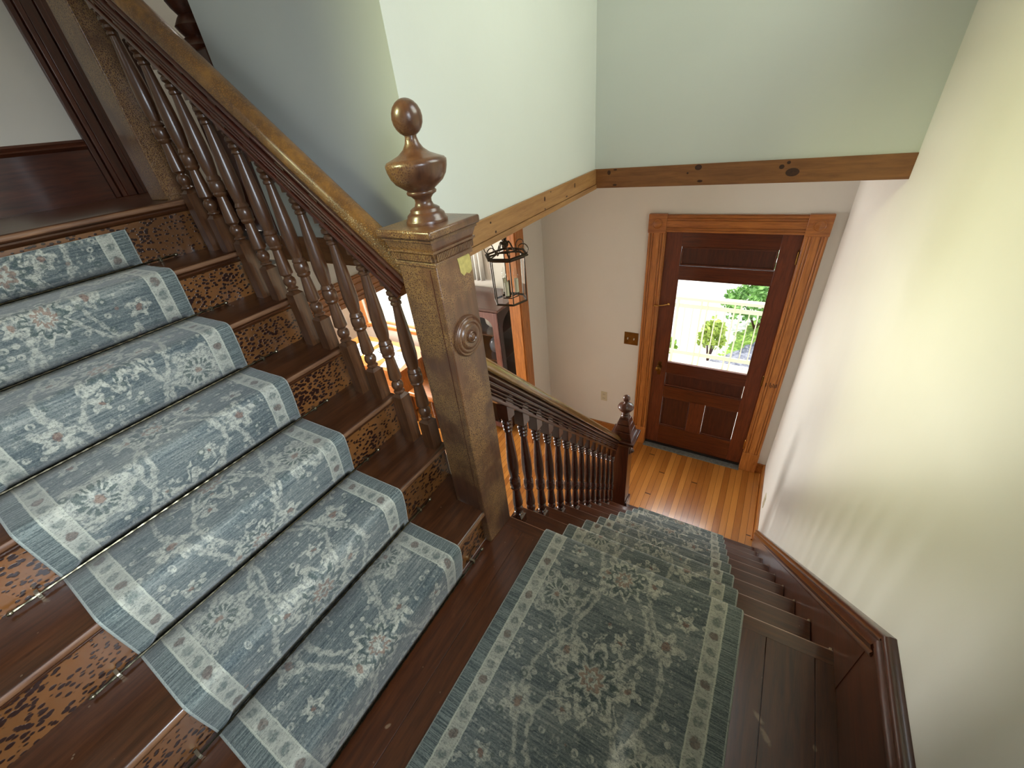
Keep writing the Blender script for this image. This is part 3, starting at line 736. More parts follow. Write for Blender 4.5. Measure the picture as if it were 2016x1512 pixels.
XB = 0.096
zball2 = lambda y: -0.12-R2/T2*(y-0.17)
RAILT2 = lambda y: 0.178-R2/T2*(y-0.69)
lb = thing('balustrade', 'dark red-brown turned balustrade with rounded handrail beside the lower flight', 'balustrade', (XB, 0.9, -0.9))
ang2 = math.atan2(R2, T2)
def pv2(y): return Vector((XB, y, RAILT2(y)))
o = rail_parts(lb, pv2(0.036), pv2(1.80), (1, 0, 0), (0, math.sin(ang2), math.cos(ang2)), M_['raillo'], M_['mouldlo'], 1.0)
C0 = bal_mesh(0.117+0.0, 0.68, 1.02, 'baluster', M_['ballo']); D0 = bal_mesh(0.117+0.1146, 0.68, 1.02, 'baluster', M_['ballo'])
for i in range(14):
    y = 0.176+0.1153*i; k = 1 if i == 0 else (i+3)//2
    zt = -k*R2; zb_ = zball2(y)
    blk = zb_-zt
    near = 'C' if blk < 0.19 else 'D'
    put(near, C0 if near == 'C' else D0, (XB, y, zb_), lb)

# ------------------------------------------------------------------ newel posts
def rot_about(o_, c, a): pass
def newel_big():
    c = (0.0745, -0.0445); t = thing('newel_post', 'large golden brown crackled newel post with urn and ball finial at the landing corner', 'newel post', (c[0], c[1], 0))
    t.rotation_euler = (0, 0, math.radians(-4))
    z0 = (0, 0, 0)
    h = 0.0735
    def B(mb, name, mat, **k): return mb.build(name, mat, t, off=z0, **k)
    mb = MB(); mb.box(-h, h, -h, h, 0, 1.175); sh = B(mb, 'shaft', M_['newel'], bevel=0.004)
    # beaded groove down the camera-side face
    mb = MB(); mb.box(h-0.026, h-0.0245, -h-0.0012, -h+0.001, 0.0, 1.16); mb.build('groove', M_['mould'], sh, off=z0)
    mb = MB()
    for a, b_, s0, s1 in ((1.170, 1.178, .078, .078), (1.178, 1.186, .080, .076), (1.186, 1.208, .078, .084), (1.208, 1.214, .087, .087), (1.214, 1.238, .082, .090), (1.238, 1.246, .093, .093)):
        mb.frustum((0, 0), s0, s1, a, b_)
    # little blocks of the carved band
    for sx, sy in ((0, -1), (1, 0), (0, 1), (-1, 0)):
        for i in range(24):
            u = -0.076+0.152*(i+0.5)/24
            x_, y_ = (u, sy*0.0855) if sx == 0 else (sx*0.0855, u)
            mb.box(x_-0.0022, x_+0.0022, y_-0.0022, y_+0.0022, 1.188, 1.205)
    B(mb, 'cap_moulding', M_['newel'])
    mb = MB(); mb.box(-0.102, 0.102, -0.102, 0.102, 1.246, 1.268); B(mb, 'cap', M_['newel'], bevel=0.006, seg=3)
    zc = 1.268; mb = MB()
    mb.lathe([(.056, zc-.001), (.057, zc+.006), (.054, zc+.010), (.052, zc+.013), (.050, zc+.020), (.043, zc+.026), (.040, zc+.028), (.040, zc+.033), (.034, zc+.037), (.026, zc+.041), (.022, zc+.050), (.0225, zc+.058), (.030, zc+.066), (.038, zc+.070), (.040, zc+.075), (.038, zc+.078), (.036, zc+.080),
              (.044, zc+.085), (.062, zc+.098), (.072, zc+.112), (.077, zc+.128), (.0785, zc+.138), (.0785, zc+.144), (.075, zc+.147), (.074, zc+.149), (.060, zc+.154), (.040, zc+.162), (.026, zc+.173), (.018, zc+.185), (.0145, zc+.197), (.015, zc+.204)]
             + [(0.0375*math.sin(math.radians(a)), zc+.238-.040*math.cos(math.radians(a))) for a in (24, 40, 56, 72, 90, 108, 126, 144, 160, 172)], n=40)
    B(mb, 'finial', M_['newel'], smooth=True, angle=60)
    mb = MB(); R = 0.064
    mb.lathe([(R, 0), (R+.001, .006), (R-.004, .011), (R-.009, .009), (R-.012, .013), (R-.018, .015), (R-.022, .012), (R-.026, .017), (R-.034, .019), (R-.040, .016), (.020, .016), (.019, .022), (.015, .024), (.012, .021), (.011, .023), (.004, .026)], (h-0.0005, 0.002, 0.935), 40, 'X')
    B(mb, 'rosette', M_['newel'], smooth=True, angle=60)
    n = 11; mb = MB(); pts = [(0.016, 0.030), (0.030, 0.034), (0.045, 0.031), (0.060, 0.036), (0.070, 0.024), (0.0735, 0.0), (0.071, -0.020), (0.058, -0.027), (0.046, -0.020), (0.034, -0.026), (0.022, -0.014), (0.020, 0.008)]
    mb.add([(h+0.0002, a-0.004, 1.140+b_) for a, b_ in pts]+[(h+0.0010, a-0.004, 1.140+b_) for a, b_ in pts], [tuple(range(12)), tuple(range(12, 24))]+[(i, (i+1) % 12, (i+1) % 12+12, i+12) for i in range(12)])
    o = B(mb, 'chipped_patch', M_['chip']); o['label'] = 'pale yellow chipped patch'
    return t
newel_big()
def newel_small():
    c = (0.133, 1.868); t = thing('newel_post', 'small dark newel post with stepped cap and ball finial at the stair foot', 'newel post', (c[0], c[1], -H))
    z0 = (0, 0, 0); zz = lambda z: z+H; h = 0.066
    def B(mb, name, mat, **k): return mb.build(name, mat, t, off=z0, **k)
    mb = MB(); mb.box(-h, h, -h, h, zz(-1.834), zz(-1.02)); mb.box(-h, h, nose2(8)-c[1]+0.0, h, 0.0, zz(-1.83)); B(mb, 'shaft', M_['mah'], bevel=0.004)
    mb = MB()
    for dx, dy in ((h, 0), (0, h)): 
        if dx: mb.box(h, h+0.016, -h+0.01, h+0.016, 0, 0.30)
    mb.box(-h, h+0.016, h, h+0.016, 0, 0.30)
    B(mb, 'plinth', M_['mah'], bevel=0.006)
    mb = MB(); mb.frustum((0, 0), h+.002, h+.016, zz(-1.04), zz(-1.015)); mb.frustum((0, 0), h+.016, h+.034, zz(-1.015), zz(-0.99)); mb.box(-h-.048, h+.048, -h-.048, h+.048, zz(-.985), zz(-.955)); B(mb, 'cap', M_['mah'], bevel=0.004)
    mb = MB(); mb.frustum((0, 0), .088, .086, zz(-.955), zz(-.940)); mb.frustum((0, 0), .084, .070, zz(-.940), zz(-.885)); mb.frustum((0, 0), .058, .058, zz(-.885), zz(-.875)); mb.frustum((0, 0), .068, .054, zz(-.875), zz(-.825)); mb.frustum((0, 0), .044, .044, zz(-.825), zz(-.815)); mb.frustum((0, 0), .053, .040, zz(-.815), zz(-.770)); mb.frustum((0, 0), .034, .032, zz(-.770), zz(-.755))
    B(mb, 'stepped_pyramid', M_['mah'], bevel=0.002)
    b_ = zz(-.755)
    mb = MB(); mb.lathe([(.036, b_), (.037, b_+.012), (.030, b_+.018), (.028, b_+.022), (.034, b_+.030), (.031, b_+.040), (.022, b_+.046), (.030, b_+.055), (.052, b_+.072), (.064, b_+.090), (.066, b_+.102), (.058, b_+.116), (.036, b_+.130), (.018, b_+.140), (.014, b_+.150)]
             + [(0.030*math.sin(math.radians(a)), b_+.184-.034*math.cos(math.radians(a))) for a in (28, 45, 60, 75, 90, 105, 120, 135, 150, 165, 175)], n=28)
    B(mb, 'finial', M_['mah'], smooth=True, angle=60)
    mb = MB(); mb.lathe([(.034, 0), (.034, .006), (.028, .012), (.022, .010), (.018, .018), (.008, .026), (.002, .027)], (0.01, h, zz(-1.12)), 20, 'Y'); mb.lathe([(.040, 0), (.040, .006), (.033, .012), (.026, .010), (.021, .020), (.010, .030), (.002, .031)], (h, 0.0, zz(-1.12)), 20, 'X'); B(mb, 'rosette', M_['mah'], smooth=True, angle=60)
    return t
newel_small()
# square post at the head of the upper flight
t = thing('newel_post', 'tall plain square post at the head of the upper flight, beside the beige wall', 'newel post', (-1.388, -0.005, 1.14))
MB().box(-1.468, -1.314, -0.072, 0.072, ZTOP, 2.75).build('shaft', M_['newel'], t, 0.004)
MB().box(-1.314-0.004, -1.29, -0.072, 0.02, 1.14, 1.36).build('lower_block', M_['newel'], t, 0.002)
# upstairs post with turned top behind the balusters
t = thing('newel_post', 'turned upstairs post glimpsed behind the upper handrail', 'newel post', (-1.13, 0.19, ZB0))
MB().box(-1.20, -0.94, 0.125, 0.25, ZTOP-0.17, 1.80).build('shaft', M_['mah'], t, 0.005)
mb = MB(); c = (-1.075, 0.19, 1.80)
mb.lathe([(.06, 0), (.07, .02), (.055, .04), (.04, .05), (.052, .065), (.06, .08), (.045, .10), (.035, .11), (.05, .13), (.06, .15), (.04, .17), (.035, .2), (.06, .23), (.07, .28), (.05, .34), (.03, .4)], c, 24)
mb.build('turned_top', M_['mah'], t, smooth=True)
# door casing strip on the upstairs wall behind the square post
t = thing('trim_6', 'dark moulded upright casing on the beige wall beside the square post', 'trim', kind='structure')
mb = MB()
for a, b_, d in ((0.05, 0.075, 0.02), (0.078, 0.10, 0.032), (0.103, 0.15, 0.024), (0.153, 0.18, 0.034), (0.183, 0.36, 0.02)): mb.box(XW, XW+d, a-0.01, b_-0.01, ZTOP, 3.0)
mb.build('casing', M_['mah'], t, 0.003)
t = thing('baseboard_left', 'dark baseboard with moulded cap across the head of the upper flight', 'baseboard', kind='structure')
mb = MB(); mb.box(XW, XW+0.02, YBK, 0.035, ZTOP, 1.585); mb.build('skirting_board', M_['maho'], t)
mb = MB(); mb.sweep([(0, 0), (0.02, 0), (0.03, -0.01), (0.026, -0.022), (0.034, -0.03), (0.02, -0.045), (0, -0.045)], (XW, YBK, 1.62), (XW, 0.035, 1.62), (1, 0, 0), (0, 0, 1)); mb.build('cap_moulding', M_['maho'], t)

# ------------------------------------------------------------------ front door
d1 = thing('door_1', 'dark brown panelled front door with one large glass pane and oak casing', 'door', (0.575, YD, -H), kind='structure')
dx0, dx1 = 0.0547, 1.0946; yf = YD+0.012; yb = YD+0.055; zt = 0.4487; zbm = -H+0.03
gx0, gx1, gz0, gz1 = 0.2043, 0.9496, -0.8936, 0.015
st = MB()
st.box(dx0+.004, gx0-.004, yf, yb, zbm, zt-.004); st.box(gx1+.004, dx1-.004, yf, yb, zbm, zt-.004)
st.box(0.487, 0.642, yf, yb, -1.745, -1.335)
st.build('stile', M_['doorz'], d1, 0.002)
rl = MB()
for a, b_ in ((0.318, zt-.004), (gz1+.004, 0.143), (-1.022, gz0-.004), (-1.345, -1.192), (zbm, -1.745)): rl.box(gx0-.004, gx1+.004, yf, yb, a, b_)
rl.build('rail', M_['doorx'], d1, 0.002)
def panel(x0, x1, z0, z1):
    p = MB(); p.box(x0, x1, yf+.018, yb-.01, z0, z1); o = p.build('panel', M_['doorp'], d1)
    m = MB(); e = 0.014
    for (a, b_, c, d_) in ((x0, x1, z1-e, z1), (x0, x1, z0, z0+e), (x0, x0+e, z0+e, z1-e), (x1-e, x1, z0+e, z1-e)): m.box(a, b_, yf+.006, yf+.022, c, d_)
    m.build('panel_moulding', M_['pmould'], o, 0.004, off=(0, 0, 0))
panel(gx0-.002, gx1+.002, .145, .316); panel(gx0-.002, gx1+.002, -1.19, -1.024); panel(gx0-.002, .485, -1.743, -1.347); panel(.644, gx1+.002, -1.743, -1.347)
MB().box(gx0-.004, gx1+.004, yf+.016, yf+.020, gz0-.004, gz1+.004).build('glass_pane', M_['glass'], d1)
m = MB(); e = .010
for (a, b_, c, d_) in ((gx0-.004, gx1+.004, gz1-.004, gz1+.004), (gx0-.004, gx1+.004, gz0-.004, gz0+.004), (gx0-.004, gx0+.002, gz0, gz1), (gx1-.002, gx1+.004, gz0, gz1)): m.box(a, b_, yf-.002, yf+.014, c, d_)
m.build('glazing_bead', M_['pmould'], d1)
kb = MB(); kb.lathe([(.030, 0), (.028, -.006), (.012, -.010), (.011, -.035), (.024, -.040), (.031, -.050), (.030, -.062), (.018, -.070), (.004, -.072)], (0.13, yf, -0.965), 24, 'Y'); kb.build('door_knob', M_['brass'], d1, smooth=True)
MB().box(0.112, 0.148, yf-.005, yf, -1.06, -.90).build('knob_plate', M_['brass'], d1, 0.003)
ch = MB(); ch.box(0.02, 0.06, YD-.050, YD-.035, -.252, -.240); ch.tube([(0.05, YD-.045, -.246), (0.10, YD-.03, -.243), (0.145, yf-.012, -.240)], 0.006); ch.lathe([(.010, 0), (.012, -.01), (.004, -.016)], (0.146, yf, -.24), 12, 'Y'); ch.build('security_latch', M_['brassb'], d1)
for z in (0.263, -.925, -1.735):
    m = MB(); m.lathe([(.009, -.05), (.009, .05)], (dx1-.006, yf-.010, z), 10); m.lathe([(.003, .05), (.008, .056), (.003, .066)], (dx1-.006, yf-.010, z), 10); m.build('hinge', M_['brassb'] if z < -1 else M_['brass'], d1)
# casing with plinth and bull's-eye corner blocks
cw = 0.150
def casing_up(x0, x1, z0, z1, name='casing'):
    m = MB(); w_ = x1-x0
    m.box(x0, x1, YD-.020, YD, z0, z1)
    for a, b_ in ((.04, .14), (.20, .27), (.33, .67), (.73, .80), (.86, .96)): m.box(x0+w_*a, x0+w_*b_, YD-.028, YD-.019, z0, z1)
    return m.build(name, M_['oakz'], d1, 0.003)
casing_up(dx0-cw, dx0, -H+.25, zt); casing_up(dx1, dx1+cw, -H+.25, zt)
m = MB(); m.box(dx0, dx1, YD-.020, YD, zt, zt+cw)
for a, b_ in ((.04, .14), (.20, .27), (.33, .67), (.73, .80), (.86, .96)): m.box(dx0, dx1, YD-.028, YD-.019, zt+cw*a, zt+cw*b_)
m.build('head_casing', M_['oakx'], d1, 0.003)
for x0 in (dx0-cw-.004, dx1-.004+.0):
    m = MB(); m.box(x0, x0+cw+.008, YD-.034, YD, zt-.006, zt+cw+.006); o = m.build('corner_block', M_['oakx'], d1, 0.003)
    m = MB(); m.lathe([(.046, 0), (.046, -.006), (.040, -.008), (.036, -.004), (.032, -.004), (.028, -.007), (.004, -.009)], (x0+cw/2+.004, YD-.033, zt+cw/2), 28, 'Y'); m.build('bullseye', M_['oakx'], o, smooth=True, off=(0, 0, 0))
    m = MB(); m.box(x0+.002, x0+cw+.006, YD-.034, YD, -H, -H+.25); m.build('plinth_block', M_['oakz'], d1, 0.004)
m = MB(); m.box(dx0, dx0+.004, YD, YD+.14, -H, zt); m.box(dx1-.004, dx1, YD, YD+.14, -H, zt); m.box(dx0, dx1, YD, YD+.14, zt-.004, zt); m.build('jamb', M_['oakz'], d1)
m = MB(); m.sweep([(-.055, 0), (-.05, .008), (-.01, .016), (.13, .022), (.13, 0)], (dx0, YD, -H), (dx1, YD, -H), (0, 1, 0), (0, 0, 1)); m.build('threshold', M_['thresh'], d1)
m = MB(); m.box(dx0+.01, dx1-.01, yf-.012, yf, zbm-.006, zbm+.02); m.build('door_sweep', M_['black'], d1)
# small burn-like marks on the right casing
m = MB(); random.seed(3)
for i, (xx, dz) in enumerate(((1.120, 0), (1.150, .004), (1.163, -.006), (1.176, .003), (1.190, -.002), (1.204, .002))):
    m.box(xx, xx+.006, YD-.0295, YD-.027, -.955+dz, -.915+dz*2)
m.build('scorch_mark', M_['knot'], d1)

# cased opening on the left
t = thing('trim_7', 'wide orange oak casing around the opening to the side room', 'trim', kind='structure')
m = MB(); m.box(-1.205, -1.180, 2.52, 2.665, -H, .645+.147); m.build('upright_casing', M_['oakz'], t, .003)
m = MB(); m.box(-1.325, -1.195, 2.505, 2.525, -H, .645); m.build('jamb_lining', M_['oakz'], t, .002)
m = MB(); m.box(-1.205, -1.180, 0.17, 2.52, .645, .792)
for a, b_ in ((.655, .672), (.680, .700), (.706, .748), (.755, .780)): m.box(-1.182, -1.174, .17, 2.52, a, b_)
m.build('head_casing', M_['oaky'], t, .003)
m = MB(); m.box(-1.205, -1.180, 0.17, 0.32, -H, .645); m.build('upright_casing', M_['oakz'], t, .003)
m = MB(); m.box(-1.325, -1.195, 0.32, 2.505, .635, .647); m.build('head_lining', M_['oaky'], t)

# switch plate and outlets
t = thing('switch_plate', 'dark brass double toggle switch plate left of the front door', 'light switch', (-.19, YD, -.67))
MB().box(-.265, -.116, YD-.006, YD, -.745, -.598).build('plate', M_['brass'], t, .003)
for x in (-.225, -.158):
    m = MB(); m.box(x-.005, x+.005, YD-.018, YD-.005, -.680, -.660); m.build('toggle', M_['ivory'], t, .001)
def outlet(axis, a, z, pos, label):
    t = thing('electrical_outlet', label, 'outlet', (a, pos, z) if axis == 'Y' else (pos, a, z))
    def bx(m, a0, a1, z0, z1, d0, d1): m.box(a0, a1, pos-d1, pos-d0, z0, z1) if axis == 'Y' else m.box(pos-d1, pos-d0, a0, a1, z0, z1)
    m = MB(); bx(m, a-.038, a+.038, z-.065, z+.065, 0, .006); m.build('cover_plate', M_['ivory'], t, .002)
    for dz in (-.028, .028):
        m = MB(); bx(m, a-.018, a+.018, z+dz-.016, z+dz+.016, .006, .008); o = m.build('socket', M_['ivory'], t, .002)
        m = MB(); bx(m, a-.010, a-.006, z+dz-.006, z+dz+.008, .008, .0085); bx(m, a+.006, a+.010, z+dz-.006, z+dz+.008, .008, .0085); m.build('slot', M_['black'], o, off=(0, 0, 0))
outlet('Y', -.470, -1.505, YD, 'ivory outlet low on the white wall behind the small newel post')
outlet('X', 2.37, -1.74, W, 'ivory outlet low on the right wall near the foot of the stairs')

# ------------------------------------------------------------------ hanging lantern
lc = Vector((-0.345, 1.0, 0)); t = thing('hanging_lantern', 'dark bronze six-sided glass lantern with candle bulbs hanging under the pine board', 'lantern', (lc.x, lc.y, ZB0))
def hexp(r, z, ph=10): return [(lc.x+r*math.cos(math.radians(60*i+ph)), lc.y+r*math.sin(math.radians(60*i+ph)), z) for i in range(6)]
zt_, zb2 = .835, .585; rt_, rb_ = .104, .098
topo, boto = hexp(.124, zt_+.010), hexp(rb_, zb2)
m = MB()
for i in range(6):
    j = (i+1) % 6; a, b_ = hexp(rt_, zt_)[i], boto[i]
    m.tube([a, b_], .0035, 6); m.tube([hexp(rt_, zt_)[i], hexp(rt_, zt_)[j]], .005, 6); m.tube([boto[i], boto[j]], .006, 6)
    m.tube([topo[i], topo[j]], .005, 6); m.tube([topo[i], hexp(.055, .868)[i]], .004, 6); m.tube([hexp(.055, .868)[i], hexp(.055, .868)[j]], .004, 6)
m.build('frame', M_['iron'], t)
m = MB()   # sloping roof collar
v = hexp(.126, zt_+.008)+hexp(.108, zt_+.018)
m.add(v, [(i, (i+1) % 6, (i+1) % 6+6, i+6) for i in range(6)]); m.build('roof_collar', M_['iron'], t)
m = MB()
for i in range(6):
    a0 = math.radians(60*i+10); e = Vector((math.cos(a0), math.sin(a0), 0)); pts = []
    for q in range(13):
        th = math.radians(-90+q*26); rr = .031*(1-.012*q)
        pts.append(lc+e*(.100+rr*math.cos(th))+Vector((0, 0, zt_+.042+rr*math.sin(th))))
    m.tube(pts, .0028, 6)
    m.tube([lc+e*(.012+.05*q/8)+Vector((0, 0, .905-.05*(q/8)**2+.012*math.sin(q*PI/4))) for q in range(9)], .0035, 6)
m.build('scroll', M_['iron'], t)
m = MB(); m.lathe([(.003, 0), (.014, .005), (.020, .018), (.014, .032), (.008, .040), (.012, .050), (.004, .062)], (lc.x, lc.y, .885), 16); m.tube([(lc.x, lc.y, .94), (lc.x, lc.y, ZB0-.012)], .004, 8); m.lathe([(.055, 0), (.05, -.010), (.02, -.022), (.006, -.026)], (lc.x, lc.y, ZB0), 20); m.build('stem_and_canopy', M_['iron'], t, smooth=True)
m = MB()
for i in range(6):
    j = (i+1) % 6; A_, B2 = hexp(rt_-.004, zt_-.004), hexp(rb_-.003, zb2+.004)
    m.add([A_[i], A_[j], B2[j], B2[i]], [(0, 1, 2, 3)])
m.build('glass_panes', M_['glass'], t)
m = MB(); m.lathe([(.006, .60), (.006, .70)], (lc.x, lc.y, 0), 8)
sp = []
for i in range(3):
    a0 = math.radians(120*i+40); p = lc+Vector((math.cos(a0), math.sin(a0), 0))*.042; sp.append(p)
    m.tube([lc+Vector((0, 0, .625)), (lc+p)/2+Vector((0, 0, .605)), p+Vector((0, 0, .62))], .004, 6)
    m.lathe([(.004, 0), (.014, .004), (.013, .010), (.008, .012)], (p.x, p.y, .615), 12)
m.tube(hexp(.05, .61), .003, 6, closed=True)
m.build('candle_cluster', M_['iron'], t)
for p in sp:
    m = MB(); m.lathe([(.012, 0), (.012, .078), (.008, .080)], (p.x, p.y, .626), 14); c_ = m.build('candle_sleeve', M_['candle'], t, smooth=True)
    m = MB(); m.lathe([(.005, 0), (.010, .010), (.013, .024), (.012, .036), (.007, .052), (.001, .068)], (p.x, p.y, .703), 14); m.build('candle_bulb', M_['glass'], c_, smooth=True, off=(0, 0, 0))

# ------------------------------------------------------------------ side room furniture
t = thing('display_cabinet', 'dark cherry display cabinet with arched glass doors seen past the large newel', 'cabinet', (-1.93, 2.87, -H))
cx0, cx1, cy0, cy1, cz = -2.42, -1.56, 2.60, 3.19, -.30
m = MB(); m.box(cx0-.02, cx1+.02, cy0-.02, cy1, cz-.035, cz); m.build('top', M_['cabt'], t, .006)
m = MB(); m.box(cx0, cx0+.02, cy0, cy1, -H, cz-.035); m.box(cx0, cx1, cy1-.02, cy1, -H, cz-.035)
for q in (-H+.08, -1.35, -1.0, -.66): m.box(cx0+.02, cx1-.02, cy0+.02, cy1-.02, q, q+.018)
m.build('body', M_['cabd'], t)
def arched(x0, x1, z0, z1, pos, axis, th, fw, mat, name):
    """frame with an arched opening"""
    m = MB(); n = 12; xm = (x0+x1)/2; r = (x1-x0)/2-fw; za = z1-fw-r*.8
    inner = [(x1-fw, z0+fw), (x0+fw, z0+fw)]+[(xm-r*math.cos(PI*i/n), za+r*.8*math.sin(PI*i/n)) for i in range(n+1)]
    outer = [(x1, z0), (x0, z0)]+[(x0, za)]*1+[(x0+(x1-x0)*i/(n-2)*1.0, z1) for i in range(n-1)]+[(x1, za)]
    k = len(inner); outer = outer[:k]
    while len(outer) < k: outer.append((x1, za))
    def P(a, z, d): return (a, pos-d, z) if axis == 'Y' else (pos+d, a, z)
    vs = [P(a, z, 0) for a, z in inner]+[P(a, z, 0) for a, z in outer]+[P(a, z, th) for a, z in inner]+[P(a, z, th) for a, z in outer]
    fs = []
    for i in range(k):
        j = (i+1) % k
        fs += [(i, j, k+j, k+i), (2*k+i, 3*k+i, 3*k+j, 2*k+j), (i, 2*k+i, 2*k+j, j), (k+i, k+j, 3*k+j, 3*k+i)]
    m.add(vs, fs); o = m.build(name, mat, t)
    g = MB(); g.add([P(x0+fw*.5, z0+fw*.5, th*.4), P(x1-fw*.5, z0+fw*.5, th*.4), P(x1-fw*.5, z1-fw*.8, th*.4), P(x0+fw*.5, z1-fw*.8, th*.4)], [(0, 1, 2, 3)]); g.build('glass', M_['glass'], o, off=(0, 0, 0))
xm = (cx0+cx1)/2
arched(cx0, xm, -H+.05, cz-.04, cy0, 'Y', .02, .07, M_['cab'], 'door'); arched(xm, cx1, -H+.05, cz-.04, cy0, 'Y', .02, .07, M_['cab'], 'door')
arched(cy0+.01, cy1-.01, -H+.05, cz-.04, cx1-.02, 'X', .02, .07, M_['cabd'], 'side_frame')
def vessel(name, label, cat, c, prof, mat):
    m = MB(); m.lathe(prof, c, 20); return tag(m.build(name, mat, None, smooth=True), label, cat)
vessel('platter', 'pale oval platter standing behind the cabinet door', 'platter', (-1.80, 2.85, -.66+.018), [(.05, 0), (.09, .05), (.10, .12), (.08, .19), (.03, .22)], plain('china_white', '#d9d2c4', .3))
vessel('glass_jar', 'blue-grey glass jar on the lower cabinet shelf', 'jar', (-1.80, 2.85, -1.0+.018), [(.06, 0), (.08, .03), (.085, .10), (.06, .16), (.035, .18), (.04, .20)], plain('blue_glassware', '#66707c', .15))
vessel('bowl', 'brown bowl on the bottom cabinet shelf', 'bowl', (-1.82, 2.85, -1.35+.018), [(.04, 0), (.07, .03), (.10, .10), (.105, .12), (.095, .12)], plain('brown_pottery', '#6a4c3c', .3))

t = thing('writing_desk', 'orange wooden writing desk below the side room window', 'desk', (-3.7, 2.6, -H))
m = MB(); m.box(-4.55, -3.03, 2.22, 2.95, -1.29, -1.25); m.build('desk_top', M_['oakx'], t, .004)
for x0 in (-4.5, -3.55):
    m = MB(); m.box(x0, x0+.46, 2.28, 2.9, -H+.06, -1.29); p_ = m.build('pedestal', M_['oakz'], t, .003)
    for i in range(3):
        m = MB(); m.box(x0+.03, x0+.43, 2.262, 2.28, -1.98+i*.23, -1.98+i*.23+.2); dr = m.build('drawer', M_['oakx'], p_, .003, off=(0, 0, 0))
m = MB(); m.box(-4.05, -3.55, 2.30, 2.32, -1.40, -1.29); m.build('apron', M_['oakx'], t)
for i, (x, y, a, l) in enumerate(((-3.32, 2.52, .25, 'white printed sheet on the right end of the desk'), (-3.72, 2.62, -.15, 'white sheet lying in the middle of the desk'), (-4.15, 2.6, .1, 'white sheet on the left end of the desk'))):
    m = MB(); c_, s_ = math.cos(a), math.sin(a); w_, h_ = .17, .22
    def Q(p, q, z): return (x+c_*p-s_*q, y+s_*p+c_*q, z)
    m.add([Q(-w_, -h_, -1.2498), Q(w_, -h_, -1.2498), Q(w_, h_, -1.2498), Q(-w_, h_, -1.2498), Q(-w_, -h_, -1.2488), Q(w_, -h_, -1.2488), Q(w_, h_, -1.2488), Q(-w_, h_, -1.2488)], [(0,3,2,1),(4,5,6,7),(0,1,5,4),(1,2,6,5),(2,3,7,6),(3,0,4,7)])
    o = m.build('paper_sheet', M_['paper'], None); tag(o, l, 'paper')
    o2 = MB()
    for k in range(3): o2.add([Q(-.10, .10-.07*k, -1.2486), Q(-.02+.03*k, .10-.07*k, -1.2486), Q(-.02+.03*k, .12-.07*k, -1.2486), Q(-.10, .12-.07*k, -1.2486)], [(0, 1, 2, 3)])
    o2.build('print', M_['black'], o, off=(0, 0, 0))
# wooden armchair leg and seat glimpsed right of the desk
t = thing('armchair', 'brown armchair glimpsed low between the last balusters', 'chair', (-2.75, 2.45, -H))
m = MB(); m.box(-2.98, -2.52, 2.25, 2.70, -1.62, -1.55); m.build('seat', M_['oakx'], t, .02)
for x in (-2.96, -2.56):
    for y in (2.27, 2.66):
        m = MB(); m.lathe([(.02, 0), (.026, .1), (.018, .2), (.028, .3), (.022, .45)], (x, y, -H), 12); m.build('leg', M_['mah'], t, smooth=True)
m = MB(); m.box(-2.98, -2.52, 2.66, 2.70, -1.55, -1.12)
m.build('backrest', M_['mah'], t, .01)
# pale curtain and a brass wall bracket past the newel
t = thing('curtain_panel', 'pale gathered curtain hanging above the cabinet', 'curtain', (-2.3, 3.18, .2))
n = 40; vs = []
for z in (-.22, .75):
    for i in range(n+1): vs.append((-2.62+.55*i/n, 3.185+.018*math.sin(i*1.35), z))
m = MB(); m.add(vs, [(i, i+1, n+2+i, n+1+i) for i in range(n)]); o = m.build('cloth', M_['white'], t, smooth=True)
s_ = o.modifiers.new('solid', 'SOLIDIFY'); s_.thickness = .004

# ------------------------------------------------------------------ outside the front door
zf = -H-.06
gm = floor_mat('porch_boards', '#d8d8d0', '#efefe8', .1, 3, 'X', .01, .6)
struct('porch_floor', MB().box(-2.2, 3.2, YD+.14, 5.45, zf-.1, zf), gm, 'white painted porch floor beyond the door glass', 'porch floor')
struct('porch_sun_blocker', MB().box(-2.4, 3.4, YD+.14, 5.2, .85, .95), M_['white'], 'white unseen roof added over the front door to block the sun', 'porch roof')  # added out of view to keep sun off the hall floor
t = thing('porch_railing', 'cream porch railing with paired posts outside the front door', 'railing', (.4, 5.2, zf))
vin = plain('cream_vinyl', '#d8d2b8', .5)
m = MB(); m.box(-1.6, 2.6, 5.15, 5.25, -1.03, -.985); m.build('top_rail', vin, t, .004)
m = MB(); m.box(-1.6, 2.6, 5.185, 5.215, -1.16, -1.105); m.build('upper_rail', vin, t, .003)
m = MB(); m.box(-1.6, 2.6, 5.185, 5.215, -1.93, -1.87); m.build('lower_rail', vin, t, .003)
m = MB(); m.box(-1.6, 2.6, 5.16, 5.24, zf, zf+.05); m.build('kick_board', vin, t, .003)
for x in (-1.4, -.62, -.10, .257, .681, 1.03, 1.46, 1.9, 2.4):
    if x in (.257, .681, 1.03):
        for dx in (-.039, .039): MB().box(x+dx-.010, x+dx+.010, 5.178, 5.222, zf+.05, -1.031).build('rail_post', vin, t, .002)
    else: MB().box(x-.018, x+.018, 5.178, 5.222, zf+.05, -1.031).build('rail_post', vin, t, .002)
for x in (-1.2, -1.0, -.8, -.45, -.28, .002, .113, .418, .531, .832, .939, 1.15, 1.3, 1.6, 1.75, 2.05, 2.2): MB().box(x-.007, x+.007, 5.192, 5.208, -1.88, -1.12).build('spindle', vin, t)
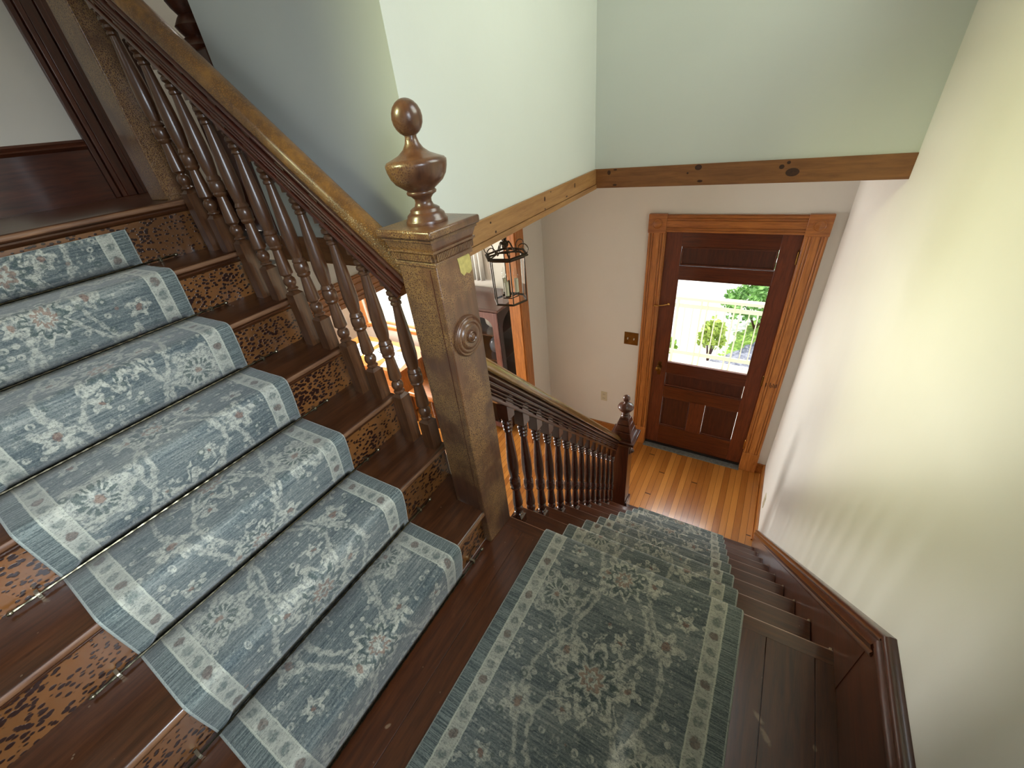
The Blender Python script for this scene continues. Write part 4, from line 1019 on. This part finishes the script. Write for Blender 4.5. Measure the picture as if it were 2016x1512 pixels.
def ground_mat():
    m, nt, b = new_mat('garden_ground', .9); v = coords(nt); x, y, z = xyz(nt, v)
    n = noise(nt, v, 1.5, 5, .7); n2 = noise(nt, v, 14, 4, .8)
    grass = ramp(nt, n2, [(.3, srgb('#3f6a1e')), (.7, srgb('#a9c85a'))]); grav = ramp(nt, n2, [(.35, srgb('#4c4e63')), (.7, srgb('#a6a6b4'))]); drive = srgb('#f0efe8')
    g = (x*-.55+y*.1+n*.5-.62)   # driveway to the left
    c = mix(nt, g.gt(0), grass, drive); c = mix(nt, (y+n*1.2-x*1.6).lt(6.3)*x.gt(.1), c, grav)
    nt.links.new(c, b.inputs['Base Color']); return m
tag(MB().box(-30, 30, YD+.3, 60, -2.75, -2.62).build('ground', ground_mat()), 'sunlit garden ground with pale driveway, grass and gravel beyond the porch', 'ground', kind='structure')
leafm = []
for i, (c1, c2) in enumerate((('#4f7a24', '#a8cf55'), ('#3f6c2c', '#8fbf62'), ('#7d9a2e', '#cfe07a'))):
    m, nt, b = new_mat('leaves_%d' % i, .6); nt.links.new(ramp(nt, noise(nt, coords(nt), 9, 3), [(.3, srgb(c1)), (.7, srgb(c2))]), b.inputs['Base Color'])
    leafm.append(m)
def shrub(c, r, h, n, mat, label):
    t = thing('garden_shrub', label, 'shrub', (c[0], c[1], -2.62))
    rnd = random.Random(int(c[0]*100)+n); m = MB()
    for i in range(n):
        a, b_ = rnd.uniform(0, 2*PI), math.acos(rnd.uniform(-.2, 1)); rr = rnd.uniform(.55, 1)
        p = Vector((c[0]+r*rr*math.sin(b_)*math.cos(a), c[1]+r*rr*math.sin(b_)*math.sin(a), -2.6+h*.5+h*.5*rr*math.cos(b_)))
        s = rnd.uniform(.03, .07); u = Vector((rnd.gauss(0, 1), rnd.gauss(0, 1), rnd.gauss(0, 1))).normalized(); v_ = u.orthogonal().normalized()*s*.5; u = u*s
        m.add([p-u, p+v_, p+u, p-v_], [(0, 1, 2, 3)])
    m.build('foliage', mat, t)
    m = MB()
    for i in range(5):
        a = i*1.3; m.tube([(c[0], c[1], -2.62), (c[0]+r*.3*math.cos(a), c[1]+r*.3*math.sin(a), -2.6+h*.4), (c[0]+r*.6*math.cos(a), c[1]+r*.6*math.sin(a), -2.6+h*.75)], [.02, .014, .006], 5)
    m.build('stem', M_['mah'], t)
shrub((.34, 6.3), .22, .85, 500, leafm[2], 'yellow-green bush behind the left pair of railing posts')
shrub((.95, 7.9), .7, .9, 1600, leafm[1], 'dense green bush beyond the gravel, right side of the door glass')
shrub((1.15, 10.2), 1.0, 1.2, 1800, leafm[0], 'bright green bank of leaves in the upper right of the door glass')
shrub((-.35, 6.2), .16, .4, 250, leafm[0], 'low green plant at the lower left of the railing')
